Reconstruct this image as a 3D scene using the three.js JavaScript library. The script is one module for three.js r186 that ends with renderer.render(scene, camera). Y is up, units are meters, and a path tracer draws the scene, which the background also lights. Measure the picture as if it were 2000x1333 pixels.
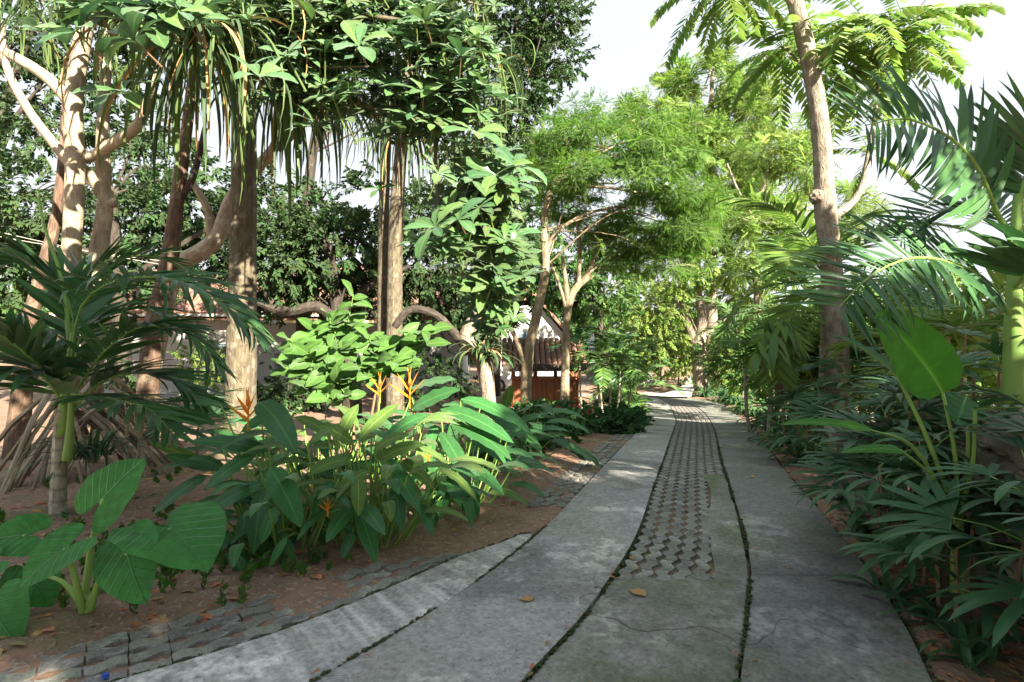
import * as THREE from 'three';
import { mergeGeometries } from 'three/addons/utils/BufferGeometryUtils.js';

// ---------------------------------------------------------------- camera, sky, sun, exposure
const EYE = 1.55, F = 1109;                 // eye height in metres, focal length in pixels of a 2000 px wide frame
const scene = new THREE.Scene();
const camera = new THREE.PerspectiveCamera(62.02, 1024 / 682, 0.05, 900);
camera.position.set(0, EYE, 0);
camera.lookAt(0, EYE, -10);
const SUN_AZ = 40 * Math.PI / 180, SUN_EL = 30 * Math.PI / 180;   // the sun stands low behind the viewer, a little to the right
const sunDir = new THREE.Vector3(Math.sin(SUN_AZ) * Math.cos(SUN_EL), Math.sin(SUN_EL), Math.cos(SUN_AZ) * Math.cos(SUN_EL));
{
  const w = 256, h = 128, d = new Float32Array(w * h * 4), v = new THREE.Vector3();
  for (let j = 0; j < h; j++) for (let i = 0; i < w; i++) {
    const el = ((j + .5) / h - .5) * Math.PI, az = ((i + .5) / w) * 2 * Math.PI;
    v.set(Math.cos(el) * Math.cos(az), Math.sin(el), Math.cos(el) * Math.sin(az));
    const u = Math.max(0, v.y), k = Math.pow(1 - u, 1.6);
    const veil = .5 + .25 * Math.sin(az * 3 + 2 * u) + .25 * Math.sin(az * 5 - 7 * u + 1);   // thin high cloud
    const b = .198 + .015 * veil, o = (j * w + i) * 4;
    d[o] = b * (.80 + .16 * k); d[o + 1] = b * (.91 + .07 * k); d[o + 2] = b * (1.04 - .04 * k); d[o + 3] = 1;
  }
  const sky = new THREE.DataTexture(d, w, h, THREE.RGBAFormat, THREE.FloatType);
  sky.mapping = THREE.EquirectangularReflectionMapping; sky.magFilter = THREE.LinearFilter; sky.needsUpdate = true;
  scene.background = sky; scene.environment = sky; 
}
const sun = new THREE.DirectionalLight(new THREE.Color().setRGB(1, .9, .73), 5);
sun.position.copy(sunDir).multiplyScalar(60); sun.target.position.set(0, 0, -10);
sun.castShadow = true; sun.shadow.mapSize.set(4096, 4096); sun.shadow.radius = 1.3;
Object.assign(sun.shadow.camera, { left: -45, right: 45, top: 45, bottom: -45, near: 1, far: 160 });
scene.add(sun, sun.target);
const renderer = new THREE.WebGLRenderer({ antialias: true });
renderer.setSize(1024, 682); renderer.shadowMap.enabled = true;
renderer.toneMapping = THREE.LinearToneMapping; renderer.toneMappingExposure = 5.6;

// ---------------------------------------------------------------- helpers
const V = (x, y, z) => new THREE.Vector3(x, y, z), UPV = V(0, 1, 0);
function rng(seed) { let a = seed * 2654435761 >>> 0; return () => { a = a + 0x6D2B79F5 | 0; let t = Math.imul(a ^ a >>> 15, 1 | a); t = t + Math.imul(t ^ t >>> 7, 61 | t) ^ t; return ((t ^ t >>> 14) >>> 0) / 4294967296; }; }
const lerp = (a, b, t) => a + (b - a) * t, clamp = (x, a = 0, b = 1) => Math.min(b, Math.max(a, x));
const sstep = (a, b, x) => { const t = clamp((x - a) / (b - a)); return t * t * (3 - 2 * t); };
const gy = D => -.9 * sstep(5, 20, D);                                   // the drive runs gently downhill, D metres ahead
const P = (px, py, D) => V((px - 1000) * D / F, EYE + (666.5 - py) * D / F, -D);
function gD(py) { let a = .3, b = 80; const g = D => F * (EYE - gy(D)) / D; for (let k = 0; k < 50; k++) { const m = (a + b) / 2; if (g(m) > py - 666.5) a = m; else b = m; } return a; }
const G = (px, py) => { const D = gD(py); return V((px - 1000) * D / F, gy(D), -D); };
// tileable value noise
const HASH = (() => { const r = rng(77), a = new Float32Array(65536); for (let i = 0; i < a.length; i++) a[i] = r(); return a; })();
function vn(x, y, p = 256) { const xi = Math.floor(x), yi = Math.floor(y), fx = x - xi, fy = y - yi, u = fx * fx * (3 - 2 * fx), v = fy * fy * (3 - 2 * fy);
  const m = a => ((a % p) + p) % p, h = (i, j) => HASH[(m(i) + m(j) * 257 + p * 31) & 65535];
  return lerp(lerp(h(xi, yi), h(xi + 1, yi), u), lerp(h(xi, yi + 1), h(xi + 1, yi + 1), u), v); }
function fbm(x, y, o = 4, p = 256) { let s = 0, a = .5, n = 0; for (let k = 0; k < o; k++) { s += a * vn(x, y, p); n += a; a *= .55; x *= 2; y *= 2; p *= 2; } return s / n; }
const enc = c => Math.round(255 * clamp(c <= .0031308 ? 12.92 * c : 1.055 * Math.pow(c, 1 / 2.4) - .055));
function tex(w, h, fn, { srgb = true, rep = null } = {}) {
  const d = new Uint8Array(w * h * 4);
  for (let j = 0; j < h; j++) for (let i = 0; i < w; i++) { const c = fn(i / w, j / h), o = (j * w + i) * 4;
    if (srgb) { d[o] = enc(c[0]); d[o + 1] = enc(c[1]); d[o + 2] = enc(c[2]); } else { d[o] = d[o + 1] = d[o + 2] = clamp(c) * 255; } d[o + 3] = 255; }
  const t = new THREE.DataTexture(d, w, h); t.wrapS = t.wrapT = THREE.RepeatWrapping; t.magFilter = THREE.LinearFilter; t.minFilter = THREE.LinearMipmapLinearFilter; t.generateMipmaps = true;
  if (srgb) t.colorSpace = THREE.SRGBColorSpace; if (rep) t.repeat.set(rep[0], rep[1]); t.needsUpdate = true; return t;
}
const mix3 = (a, b, t) => [lerp(a[0], b[0], t), lerp(a[1], b[1], t), lerp(a[2], b[2], t)];
// mesh builder
class MB {
  constructor() { this.p = []; this.u = []; this.c = []; this.i = []; }
  v(x, y, z, u = 0, w = 0, c = [1, 1, 1]) { this.p.push(x, y, z); this.u.push(u, w); this.c.push(c[0], c[1], c[2]); return this.p.length / 3 - 1; }
  t(a, b, c) { this.i.push(a, b, c); }
  q(a, b, c, d) { this.i.push(a, b, c, a, c, d); }
  tube(pts, rad, sides = 7, c = [1, 1, 1], vs = 1) {          // a round bar through pts
    const n = pts.length; let N = null, len = 0; const rings = [];
    for (let k = 0; k < n; k++) {
      const T = pts[Math.min(n - 1, k + 1)].clone().sub(pts[Math.max(0, k - 1)]).normalize();
      if (!N) N = Math.abs(T.y) < .9 ? V(0, 1, 0).cross(T).normalize() : V(1, 0, 0).cross(T).normalize();
      N.addScaledVector(T, -N.dot(T)).normalize(); const B = T.clone().cross(N); if (k) len += pts[k].distanceTo(pts[k - 1]);
      const row = []; for (let s = 0; s <= sides; s++) { const a = s / sides * 2 * Math.PI, r = rad[k], x = Math.cos(a) * r, y = Math.sin(a) * r;
        row.push(this.v(pts[k].x + N.x * x + B.x * y, pts[k].y + N.y * x + B.y * y, pts[k].z + N.z * x + B.z * y, s / sides * 2 * Math.PI * rad[0] * vs, len * vs, c)); }
      rings.push(row);
    }
    for (let k = 0; k < n - 1; k++) for (let s = 0; s < sides; s++) this.q(rings[k][s], rings[k][s + 1], rings[k + 1][s + 1], rings[k + 1][s]);
    for (const [k, flip] of [[0, 1], [n - 1, 0]]) { const m = this.v(pts[k].x, pts[k].y, pts[k].z, 0, 0, c); for (let s = 0; s < sides; s++) flip ? this.t(m, rings[k][s + 1], rings[k][s]) : this.t(m, rings[k][s], rings[k][s + 1]); }
    return this;
  }
  blade(pts, ups, W, prof, o = {}) {                            // a leaf blade along pts
    const n = pts.length - 1, m = o.m || 1, fold = o.fold || 0, wave = o.wave || 0, wf = o.wf || 5, ph = o.ph || 0, c = o.c || [1, 1, 1], rows = [];
    for (let k = 0; k <= n; k++) {
      const t = k / n, T = pts[Math.min(n, k + 1)].clone().sub(pts[Math.max(0, k - 1)]).normalize(), U = Array.isArray(ups) ? ups[k] : ups;
      const S = o.S ? o.S : T.clone().cross(U).normalize(), N = S.clone().cross(T), w = W * prof(t), row = [];
      for (let j = -m; j <= m; j++) { const s = j / m, a = Math.abs(s), h = w * fold * a + wave * a * Math.sin(t * wf * 6.28 + ph + (s > 0 ? 1.7 : 0)) - (o.roll || 0) * w * a * a;
        row.push(this.v(pts[k].x + S.x * w * s + N.x * h, pts[k].y + S.y * w * s + N.y * h, pts[k].z + S.z * w * s + N.z * h, .5 + .5 * s, t, c)); }
      rows.push(row);
    }
    for (let k = 0; k < n; k++) for (let j = 0; j < 2 * m; j++) this.q(rows[k][j], rows[k][j + 1], rows[k + 1][j + 1], rows[k + 1][j]);
    return this;
  }
  dia(p, d, s, L, W, c, droop = 0) {                            // one small leaflet: a diamond, along d, with side s
    const a = this.v(p.x, p.y, p.z, .5, 0, c), b = this.v(p.x + d.x * L * .45 + s.x * W, p.y + d.y * L * .45 + s.y * W, p.z + d.z * L * .45 + s.z * W, 1, .45, c),
      e = this.v(p.x + d.x * L, p.y + d.y * L - droop, p.z + d.z * L, .5, 1, c), f = this.v(p.x + d.x * L * .45 - s.x * W, p.y + d.y * L * .45 - s.y * W, p.z + d.z * L * .45 - s.z * W, 0, .45, c);
    this.t(a, b, e); this.t(a, e, f);
  }
  box(x0, y0, z0, x1, y1, z1, c = [1, 1, 1]) {
    const f = (a, b, d, e, w, h) => { const q = [a, b, d, e].map((p, k) => this.v(p[0], p[1], p[2], [0, w, w, 0][k], [0, 0, h, h][k], c)); this.q(q[0], q[1], q[2], q[3]); };
    const X = x1 - x0, Y = y1 - y0, Z = z1 - z0;
    f([x0, y0, z1], [x1, y0, z1], [x1, y1, z1], [x0, y1, z1], X, Y); f([x1, y0, z0], [x0, y0, z0], [x0, y1, z0], [x1, y1, z0], X, Y);
    f([x1, y0, z1], [x1, y0, z0], [x1, y1, z0], [x1, y1, z1], Z, Y); f([x0, y0, z0], [x0, y0, z1], [x0, y1, z1], [x0, y1, z0], Z, Y);
    f([x0, y1, z1], [x1, y1, z1], [x1, y1, z0], [x0, y1, z0], X, Z); f([x0, y0, z0], [x1, y0, z0], [x1, y0, z1], [x0, y0, z1], X, Z);
    return this;
  }
  add(g, M) { const b = this.p.length / 3, v = V(0, 0, 0), gp = g.attributes.position, gu = g.attributes.uv, gc = g.attributes.color;
    for (let k = 0; k < gp.count; k++) { v.fromBufferAttribute(gp, k).applyMatrix4(M); this.v(v.x, v.y, v.z, gu.getX(k), gu.getY(k), gc ? [gc.getX(k), gc.getY(k), gc.getZ(k)] : [1, 1, 1]); }
    for (let k = 0; k < g.index.count; k++) this.i.push(b + g.index.getX(k)); return this; }
  geo() { const g = new THREE.BufferGeometry(); g.setAttribute('position', new THREE.Float32BufferAttribute(this.p, 3)); g.setAttribute('uv', new THREE.Float32BufferAttribute(this.u, 2)); g.setAttribute('color', new THREE.Float32BufferAttribute(this.c, 3)); g.setIndex(this.i); g.computeVertexNormals(); return g; }
  mesh(name, mat, parent) { return part(name, this.geo(), mat, parent); }
}
function part(name, geo, mat, parent) { const m = new THREE.Mesh(geo, mat); m.name = name; m.castShadow = m.receiveShadow = true; parent.add(m); return m; }
const used = {};
function numbered(n) { const k = used[n] = (used[n] ?? -1) + 1; return k ? n + '_' + String(k).padStart(3, '0') : n; }
function thing(name, label, category, pos = V(0, 0, 0), group, kind) {
  const o = new THREE.Group(); o.name = numbered(name); o.position.copy(pos); o.userData = { label, category };
  if (group) o.userData.group = group; if (kind) o.userData.kind = kind; scene.add(o); return o;
}
const stuff = m => { m.userData.kind = 'stuff'; return m; };
function cr(pts, n) {                                           // Catmull-Rom through [x,y,z,r] or vectors; returns {p, r}
  const c = new THREE.CatmullRomCurve3(pts.map(a => a.isVector3 ? a : V(a[0], a[1], a[2]))), p = [], r = [];
  for (let k = 0; k <= n; k++) { const t = k / n; p.push(c.getPoint(t)); const f = t * (pts.length - 1), i = Math.min(pts.length - 2, Math.floor(f)); r.push(pts[0].isVector3 ? 1 : lerp(pts[i][3], pts[i + 1][3], f - i)); }
  return { p, r };
}
const loc = (o, v) => v.clone().sub(o.position);                // a world point in the axes of a top-level thing that is not turned
function basis(p, dir, up, s = 1) { const z = dir.clone().normalize(), x = up.clone().cross(z); if (x.lengthSq() < 1e-6) x.set(1, 0, 0); x.normalize(); const y = z.clone().cross(x);
  return new THREE.Matrix4().makeBasis(x, y, z).scale(s.isVector3 ? s : V(s, s, s)).setPosition(p); }
function place(m, M) { M.decompose(m.position, m.quaternion, m.scale); return m; }
function instanced(name, geo, mat, list, parent) {              // list of {M, c}
  const m = new THREE.InstancedMesh(geo, mat, list.length); m.name = name; m.castShadow = m.receiveShadow = true; const col = new THREE.Color();
  list.forEach((e, k) => { m.setMatrixAt(k, e.M); if (e.c) m.setColorAt(k, col.setRGB(e.c[0], e.c[1], e.c[2])); });
  parent.add(m); return stuff(m);
}
const rv = (r, s = 1) => V((r() - .5) * 2 * s, (r() - .5) * 2 * s, (r() - .5) * 2 * s);
// leaf outlines: half width along the blade
const OVATE = t => Math.pow(Math.sin(Math.PI * Math.pow(t, .78)), .85), OBOV = t => Math.max(.06 * (1 - t), Math.pow(Math.sin(Math.PI * Math.pow(t, 1.45)), .8)),
  LONG = t => Math.max(.05 * (1 - t), Math.pow(Math.sin(Math.PI * Math.pow(t, .82)), .62)), STRAP = t => Math.min(1, .55 + t * 4) * Math.pow(1 - t * t * t, .8), FLET = t => Math.min(1, .25 + t * 4) * Math.pow(1 - Math.pow(t, 2.4), .8);
function droopPts(L, n, el, droop, start = V(0, 0, 0)) {         // a curve from the origin in the +Z / +Y plane that sags
  const p = [start.clone()]; let a = el, q = start.clone(); for (let k = 0; k < n; k++) { a -= droop / n * (.5 + (k + .5) / n); q = q.clone().add(V(0, Math.sin(a) * L / n, Math.cos(a) * L / n)); p.push(q); } return p;
}
const leafGeo = (L, W, prof, el, droop, o = {}) => new MB().blade(droopPts(L, o.n || 6, el, droop), UPV.clone().applyAxisAngle(V(1, 0, 0), -el), W, prof, { S: V(-1, 0, 0), ...o }).geo();
// ---------------------------------------------------------------- materials
const M = {};
function leafMat(c, o = {}) {
  return new THREE.MeshPhysicalMaterial({ color: new THREE.Color().setRGB(c[0], c[1], c[2]), roughness: .96, transmission: o.tr ?? .38, thickness: 0, clearcoat: (o.coat ?? .35) * .85, clearcoatRoughness: o.cr ?? .38, specularIntensity: .4,
    vertexColors: true, side: THREE.DoubleSide, map: o.map || null, bumpMap: o.bump || null, bumpScale: o.bs ?? .002 });
}
const std = (c, o = {}) => new THREE.MeshStandardMaterial({ color: new THREE.Color().setRGB(c[0], c[1], c[2]), roughness: .9, vertexColors: true, ...o });
{
  // blades with a pale midrib and fine side veins (u across, v along)
  const vein = (u, v) => { const s = Math.abs(u - .5) * 2, side = Math.pow(.5 + .5 * Math.cos((v * 34 - s * 5.5) * 6.283), 6); return [s, side]; };
  const longC = tex(128, 512, (u, v) => { const [s, sd] = vein(u, v), rib = Math.exp(-Math.pow(s / .075, 2)), n = fbm(u * 6, v * 24, 3, 8), e = .86 + .5 * n - .22 * sd;
    return mix3([.42 * e, .46 * e, .41 * e], [1, .92, .66], rib * .95); });
  const longBump = tex(128, 512, (u, v) => { const [s, sd] = vein(u, v); return clamp(.7 - .6 * Math.exp(-Math.pow(s / .06, 2)) - .3 * sd); }, { srgb: false });
  const tv = (u, v) => { const x = (u - .5) * 2, y = (v - .34) * 1.5, a = Math.atan2(x, y), r = Math.hypot(x, y); let k = Math.exp(-Math.pow(x / .022, 2)) * (y > -.05 ? 1 : .2);
    const d = y - Math.abs(x) * .55, m = ((d * 5.2) % 1 + 1) % 1; if (Math.abs(x) > .02) k = Math.max(k, Math.exp(-Math.pow((m - .5) / .06, 2)) * .6); const f = ((d * 26) % 1 + 1) % 1; return [k, f, r, a]; };
  const taroC = tex(512, 512, (u, v) => { const [k, f] = tv(u, v), n = fbm(u * 8, v * 8, 4, 8), e = .55 + .75 * n + .05 * f, sp = sstep(.66, .72, fbm(u * 18 + 3, v * 18 + 1, 4, 18)); return mix3(mix3([e * .8, e * .85, e * .75], [1, 1, .75], k * .7), [.9, .5, .35], sp * .5); });
  const taroB = tex(512, 512, (u, v) => { const [k, f] = tv(u, v); return clamp(.8 - .7 * k + .12 * Math.abs(f - .5)); }, { srgb: false });
  M.taro = leafMat([.055, .25, .045], { map: taroC, bump: taroB, bs: .009, coat: .3, cr: .45, tr: .4 });
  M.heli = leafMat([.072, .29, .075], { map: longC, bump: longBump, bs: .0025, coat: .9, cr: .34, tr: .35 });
  M.heliPale = leafMat([.25, .42, .09], { map: longC, bump: longBump, bs: .0025, coat: .4, cr: .4, tr: .45 });  // paler, yellower copy of heli; part of the sun patch put into its colour
  M.banana = leafMat([.14, .52, .03], { map: longC, bump: longBump, bs: .003, coat: .3, cr: .4, tr: .6 });
  M.bananaBack = leafMat([.26, .5, .33], { map: longC, bump: longBump, bs: .003, coat: .2, cr: .5, tr: .35 });
  M.rosette = leafMat([.125, .28, .10], { map: longC, coat: .8, cr: .32, tr: .34 });
  M.shrub = leafMat([.14, .31, .06], { map: longC, coat: .3, cr: .42, tr: .42 });
  M.palm = leafMat([.038, .125, .035], { coat: .9, cr: .3, tr: .3 });
  M.palmMid = leafMat([.085, .19, .035], { coat: .7, cr: .35, tr: .4 });
  M.palmLight = leafMat([.13, .24, .04], { coat: .3, cr: .4, tr: .5 });
  M.rhapis = leafMat([.035, .12, .035], { coat: .8, cr: .35, tr: .3 });
  M.fanBright = leafMat([.16, .29, .03], { coat: .3, cr: .4, tr: .55 });
  M.strap = leafMat([.10, .165, .045], { coat: .35, cr: .4, tr: .35 });
  M.strapDark = leafMat([.045, .085, .035], { coat: .35, cr: .4, tr: .3 });
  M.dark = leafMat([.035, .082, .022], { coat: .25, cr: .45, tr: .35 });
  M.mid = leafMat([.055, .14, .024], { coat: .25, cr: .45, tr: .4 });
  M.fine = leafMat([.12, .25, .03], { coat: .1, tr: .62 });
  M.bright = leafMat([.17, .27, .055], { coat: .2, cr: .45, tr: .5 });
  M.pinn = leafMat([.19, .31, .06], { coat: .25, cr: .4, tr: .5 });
  M.ground = leafMat([.04, .12, .03], { coat: .2, cr: .45, tr: .3 });
  M.red = leafMat([.42, .015, .02], { coat: .2, tr: .3 });
  M.orange = leafMat([.85, .32, .01], { coat: .2, cr: .4, tr: .35 });
  M.yellow = leafMat([.85, .52, .03], { coat: .1, tr: .3 });
  M.dry = leafMat([.42, .24, .10], { coat: 0, tr: .15 });
  M.greenStem = std([.17, .30, .06], { roughness: .55 });
  M.taroStem = std([.22, .36, .08], { roughness: .5 });
  M.brownStem = std([.20, .13, .07], { roughness: .85 });
  // bark: uv in metres
  const barkN = (u, v, k) => fbm(u * 10, v * 5, 5, 10);
  const mkBark = (a, b, lich, ring) => { const f = (u, v) => { const n = fbm(u * 12, v * 6, 5, 12), fis = Math.pow(1 - Math.abs(2 * fbm(u * 14 + 3 * n, v * 3, 3, 14) - 1), 5), L = sstep(.60, .72, fbm(u * 7 + 5, v * 7 + 9, 4, 7)); const rg = ring ? Math.pow(.5 + .5 * Math.sin((v * ring + .35 * fbm(u * 4, v * 8, 2, 4)) * 6.283), 8) : 0; return [n, fis, L, rg]; };
    const map = tex(512, 512, (u, v) => { const [n, fi, L, rg] = f(u, v); let c = mix3(a, b, clamp(n * 1.6 - .3)); c = mix3(c, lich, L * .55); return c.map(x => x * (1 - .3 * fi) * (1 - (ring > 20 ? .16 : .35) * rg)); });
    const bump = tex(512, 512, (u, v) => { const [n, fi, L, rg] = f(u, v); return clamp(.35 + .6 * n - .5 * fi - .5 * rg); }, { srgb: false });
    return new THREE.MeshStandardMaterial({ map, bumpMap: bump, bumpScale: ring ? .004 : .016, roughness: .92, vertexColors: true }); };
  M.bark = mkBark([.07, .055, .034], [.155, .128, .082], [.22, .208, .165]);
  M.barkDark = mkBark([.022, .017, .013], [.07, .053, .04], [.09, .085, .065]);
  M.barkRed = mkBark([.075, .045, .03], [.17, .105, .07], [.20, .17, .12]);
  M.barkPale = mkBark([.17, .135, .098], [.31, .262, .205], [.36, .325, .27]);
  M.barkPand = mkBark([.25, .19, .125], [.40, .34, .255], [.44, .40, .33], 34);
  M.barkTan = mkBark([.19, .14, .08], [.33, .26, .165], [.37, .34, .27]);
  M.palmTrunk = mkBark([.22, .20, .13], [.38, .36, .26], [.50, .50, .42], 9);
  // concrete, metres / 2.5 in uv
  const conc = (base, dark, moss, mossAmt, drag, N = 1024, crack = 0) => { const f = (u, v) => { const big = fbm(u * 5, v * 5, 5, 5), sm = fbm(u * 40 + 9, v * 40, 3, 40), gr = HASH[(Math.floor(u * 1024) + Math.floor(v * 1024) * 1031) & 65535], st = sstep(.48, .66, fbm(u * 4 + 2, v * 4 + 7, 5, 4)), dg = drag ? Math.pow(fbm(u * 3, v * 90, 2, 90), 2) : .3; return [big, sm, gr, st, dg]; };
    const map = tex(N, N, (u, v) => { const [b, s, g, st, dg] = f(u, v); const e = .52 + .34 * (b - .5) + .22 * s + .72 * fbm(u * 170, v * 170, 2, 170) + .36 * (g - .5) + (drag ? (dg - .3) * .9 : 0); let c = mix3(base, dark, clamp(st * .8)); c = mix3(c, moss, clamp((fbm(u * 6 + 11, v * 6 + 4, 5, 6) - .42) * 4) * mossAmt); const pit = sstep(.86, .93, vn(u * 330, v * 330, 330)), pale = sstep(.60, .70, fbm(u * 7 + 1, v * 7 + 3, 6, 7)) * sstep(.42, .6, s); let k = e * (1 - .45 * pit) * (1 + .5 * pale); if (crack) { const q = fbm(u * 3 + 21, v * 3 + 13, 4, 3), w = Math.abs(q - .5), on = sstep(.55, .62, fbm(u * 3 + 5, v * 3 + 1, 3, 3)); k *= 1 - .6 * on * (1 - sstep(.0008, .0026, w)); } return c.map(x => x * k); });
    const bump = tex(N, N, (u, v) => { const [b, s, g, st, dg] = f(u, v); return clamp(.2 + .4 * s + .25 * g + (drag ? dg * .5 : 0)); }, { srgb: false });
    return new THREE.MeshStandardMaterial({ map, bumpMap: bump, bumpScale: .006, roughness: .88, vertexColors: true }); };
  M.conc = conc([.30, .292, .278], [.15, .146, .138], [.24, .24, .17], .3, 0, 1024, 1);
  M.concR = conc([.18, .177, .168], [.095, .097, .09], [.15, .17, .115], .6, 0, 1024, 1);  // right track: deeper shade under the trees put into a darker base
  M.concDrag = conc([.36, .352, .335], [.19, .185, .175], [.34, .32, .27], .3, 1);
  M.concMoss = conc([.24, .235, .21], [.105, .107, .085], [.10, .125, .055], .8, 0, 1024, 1);
  M.paver = conc([.20, .192, .182], [.14, .135, .126], [.16, .17, .11], .45, 0, 512);
  M.stone = conc([.26, .22, .17], [.12, .10, .08], [.09, .11, .05], .5, 0, 512);
  M.white = conc([.78, .77, .74], [.60, .59, .56], [.5, .5, .46], .2, 0, 512);
  // soil, metres / 3 in uv
  { const f = (u, v) => { const b = fbm(u * 6, v * 6, 5, 6), s = fbm(u * 60, v * 60, 3, 60), peb = sstep(.70, .78, vn(u * 150, v * 150, 150)), lit = sstep(.74, .8, fbm(u * 34 + 3, v * 22 + 8, 3, 34)); return [b, s, peb, lit]; };
    const map = tex(1024, 1024, (u, v) => { const [b, s, p, l] = f(u, v); let c = mix3([.14, .078, .05], [.31, .19, .128], clamp(.5 * b + .75 * s - .1)); c = mix3(c, [.42, .33, .25], p * .45); c = mix3(c, [.11, .07, .045], l * .3); return mix3(c, [.10, .11, .045], .5 * sstep(.56, .68, fbm(u * 5 + 1, v * 5 + 5, 5, 5))); });
    const bump = tex(1024, 1024, (u, v) => { const [b, s, p, l] = f(u, v); return clamp(.2 + .5 * s + .3 * p + .15 * l); }, { srgb: false });
    M.soil = new THREE.MeshStandardMaterial({ map, bumpMap: bump, bumpScale: .02, roughness: .97, vertexColors: true }); }
  M.yard = conc([.30, .295, .29], [.20, .2, .2], [.2, .2, .17], .2, 0, 512); M.asphalt = std([.17, .17, .18]); 
  { const f = (u, v) => { const n = fbm(u * 26, v * 2.5, 5, 26); return n; };
    const map = tex(256, 512, (u, v) => { const n = f(u, v); return mix3([.13, .035, .012], [.34, .12, .035], clamp(n * 1.7 - .35)); });
    M.wood = new THREE.MeshPhysicalMaterial({ map, roughness: .5, clearcoat: .3, clearcoatRoughness: .35, vertexColors: true }); }
  M.rooftile = std([.20, .11, .08], { roughness: .85 }); M.redtile = std([.34, .12, .08], { roughness: .8 });
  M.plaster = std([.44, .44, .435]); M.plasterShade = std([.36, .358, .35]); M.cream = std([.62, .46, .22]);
  M.darkmetal = std([.03, .03, .032], { roughness: .5 }); M.pane = new THREE.MeshPhysicalMaterial({ color: 0x20262a, roughness: .08, metalness: 0, clearcoat: 1 });
  M.bluepane = std([.10, .14, .17], { roughness: .3 });
  M.carpaint = new THREE.MeshPhysicalMaterial({ color: 0xdfe3e6, roughness: .35, clearcoat: 1, clearcoatRoughness: .08, vertexColors: true });
  M.rubber = std([.025, .025, .027]); M.sign = std([.65, .16, .03], { roughness: .6 }); M.wire = std([.35, .32, .28], { roughness: .6 }); M.bluecap = std([.03, .08, .42], { roughness: .4 });
  M.bamboo = std([.45, .32, .14], { roughness: .6 });
}
const D2 = (r, s) => [1 + (r() - .5) * s, 1 + (r() - .5) * s * .8, 1 + (r() - .5) * s];       // a leaf's own tint
// ---------------------------------------------------------------- edges of the drive, as x over the distance D ahead
const edge = (list, before, after) => { const k = list.map(([a, b]) => G(a, b)).map(v => [-v.z, v.x]).sort((a, b) => a[0] - b[0]);
  return D => { if (D <= k[0][0]) return k[0][1] + (D - k[0][0]) * before; const n = k.length; if (D >= k[n - 1][0]) return k[n - 1][1] + (D - k[n - 1][0]) * after;
    let i = 0; while (k[i + 1][0] < D) i++;
    const t = (D - k[i][0]) / (k[i + 1][0] - k[i][0]), sl = j => { const a = k[Math.max(0, j - 1)], b = k[Math.min(n - 1, j + 1)]; return (b[1] - a[1]) / (b[0] - a[0]); }, h = k[i + 1][0] - k[i][0];
    const t2 = t * t, t3 = t2 * t; return (2 * t3 - 3 * t2 + 1) * k[i][1] + (t3 - 2 * t2 + t) * h * sl(i) + (-2 * t3 + 3 * t2) * k[i + 1][1] + (t3 - t2) * h * sl(i + 1); }; };
const E1 = edge([[240, 1333], [500, 1256], [646, 1200], [762, 1152], [890, 1095], [984, 1062], [1046, 1034]], 1.2, .9);
const E2 = edge([[624, 1333], [852, 1197], [1000, 1090], [1090, 1009], [1199, 893], [1249, 840], [1262, 813], [1258, 800], [1240, 788]], .66, -.25);
const E3 = edge([[1037, 1324], [1142, 1208], [1180, 1155], [1225, 1088], [1251, 1035], [1277, 953], [1300, 889], [1317, 837], [1320, 822], [1311, 801], [1302, 789], [1284, 779]], .56, -.1);
const E4 = edge([[1444, 1333], [1459, 1227], [1465, 1133], [1456, 1058], [1431, 972], [1409, 897], [1395, 837], [1378, 810], [1352, 792], [1322, 784], [1292, 779]], .46, -.2);
const E5 = edge([[1816, 1333], [1767, 1230], [1692, 1114], [1625, 1032], [1524, 912], [1467, 836], [1449, 822], [1418, 795], [1385, 785], [1352, 778.5]], .45, .1);
const E0 = edge([[0, 1302], [240, 1242], [394, 1200], [600, 1148], [740, 1103], [850, 1088]], 1.3, 1);   // outer edge of the half-buried blocks
const dEnd = gD(779), roadL = D => D < gD(1034) ? E1(D) : E2(D);
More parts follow.
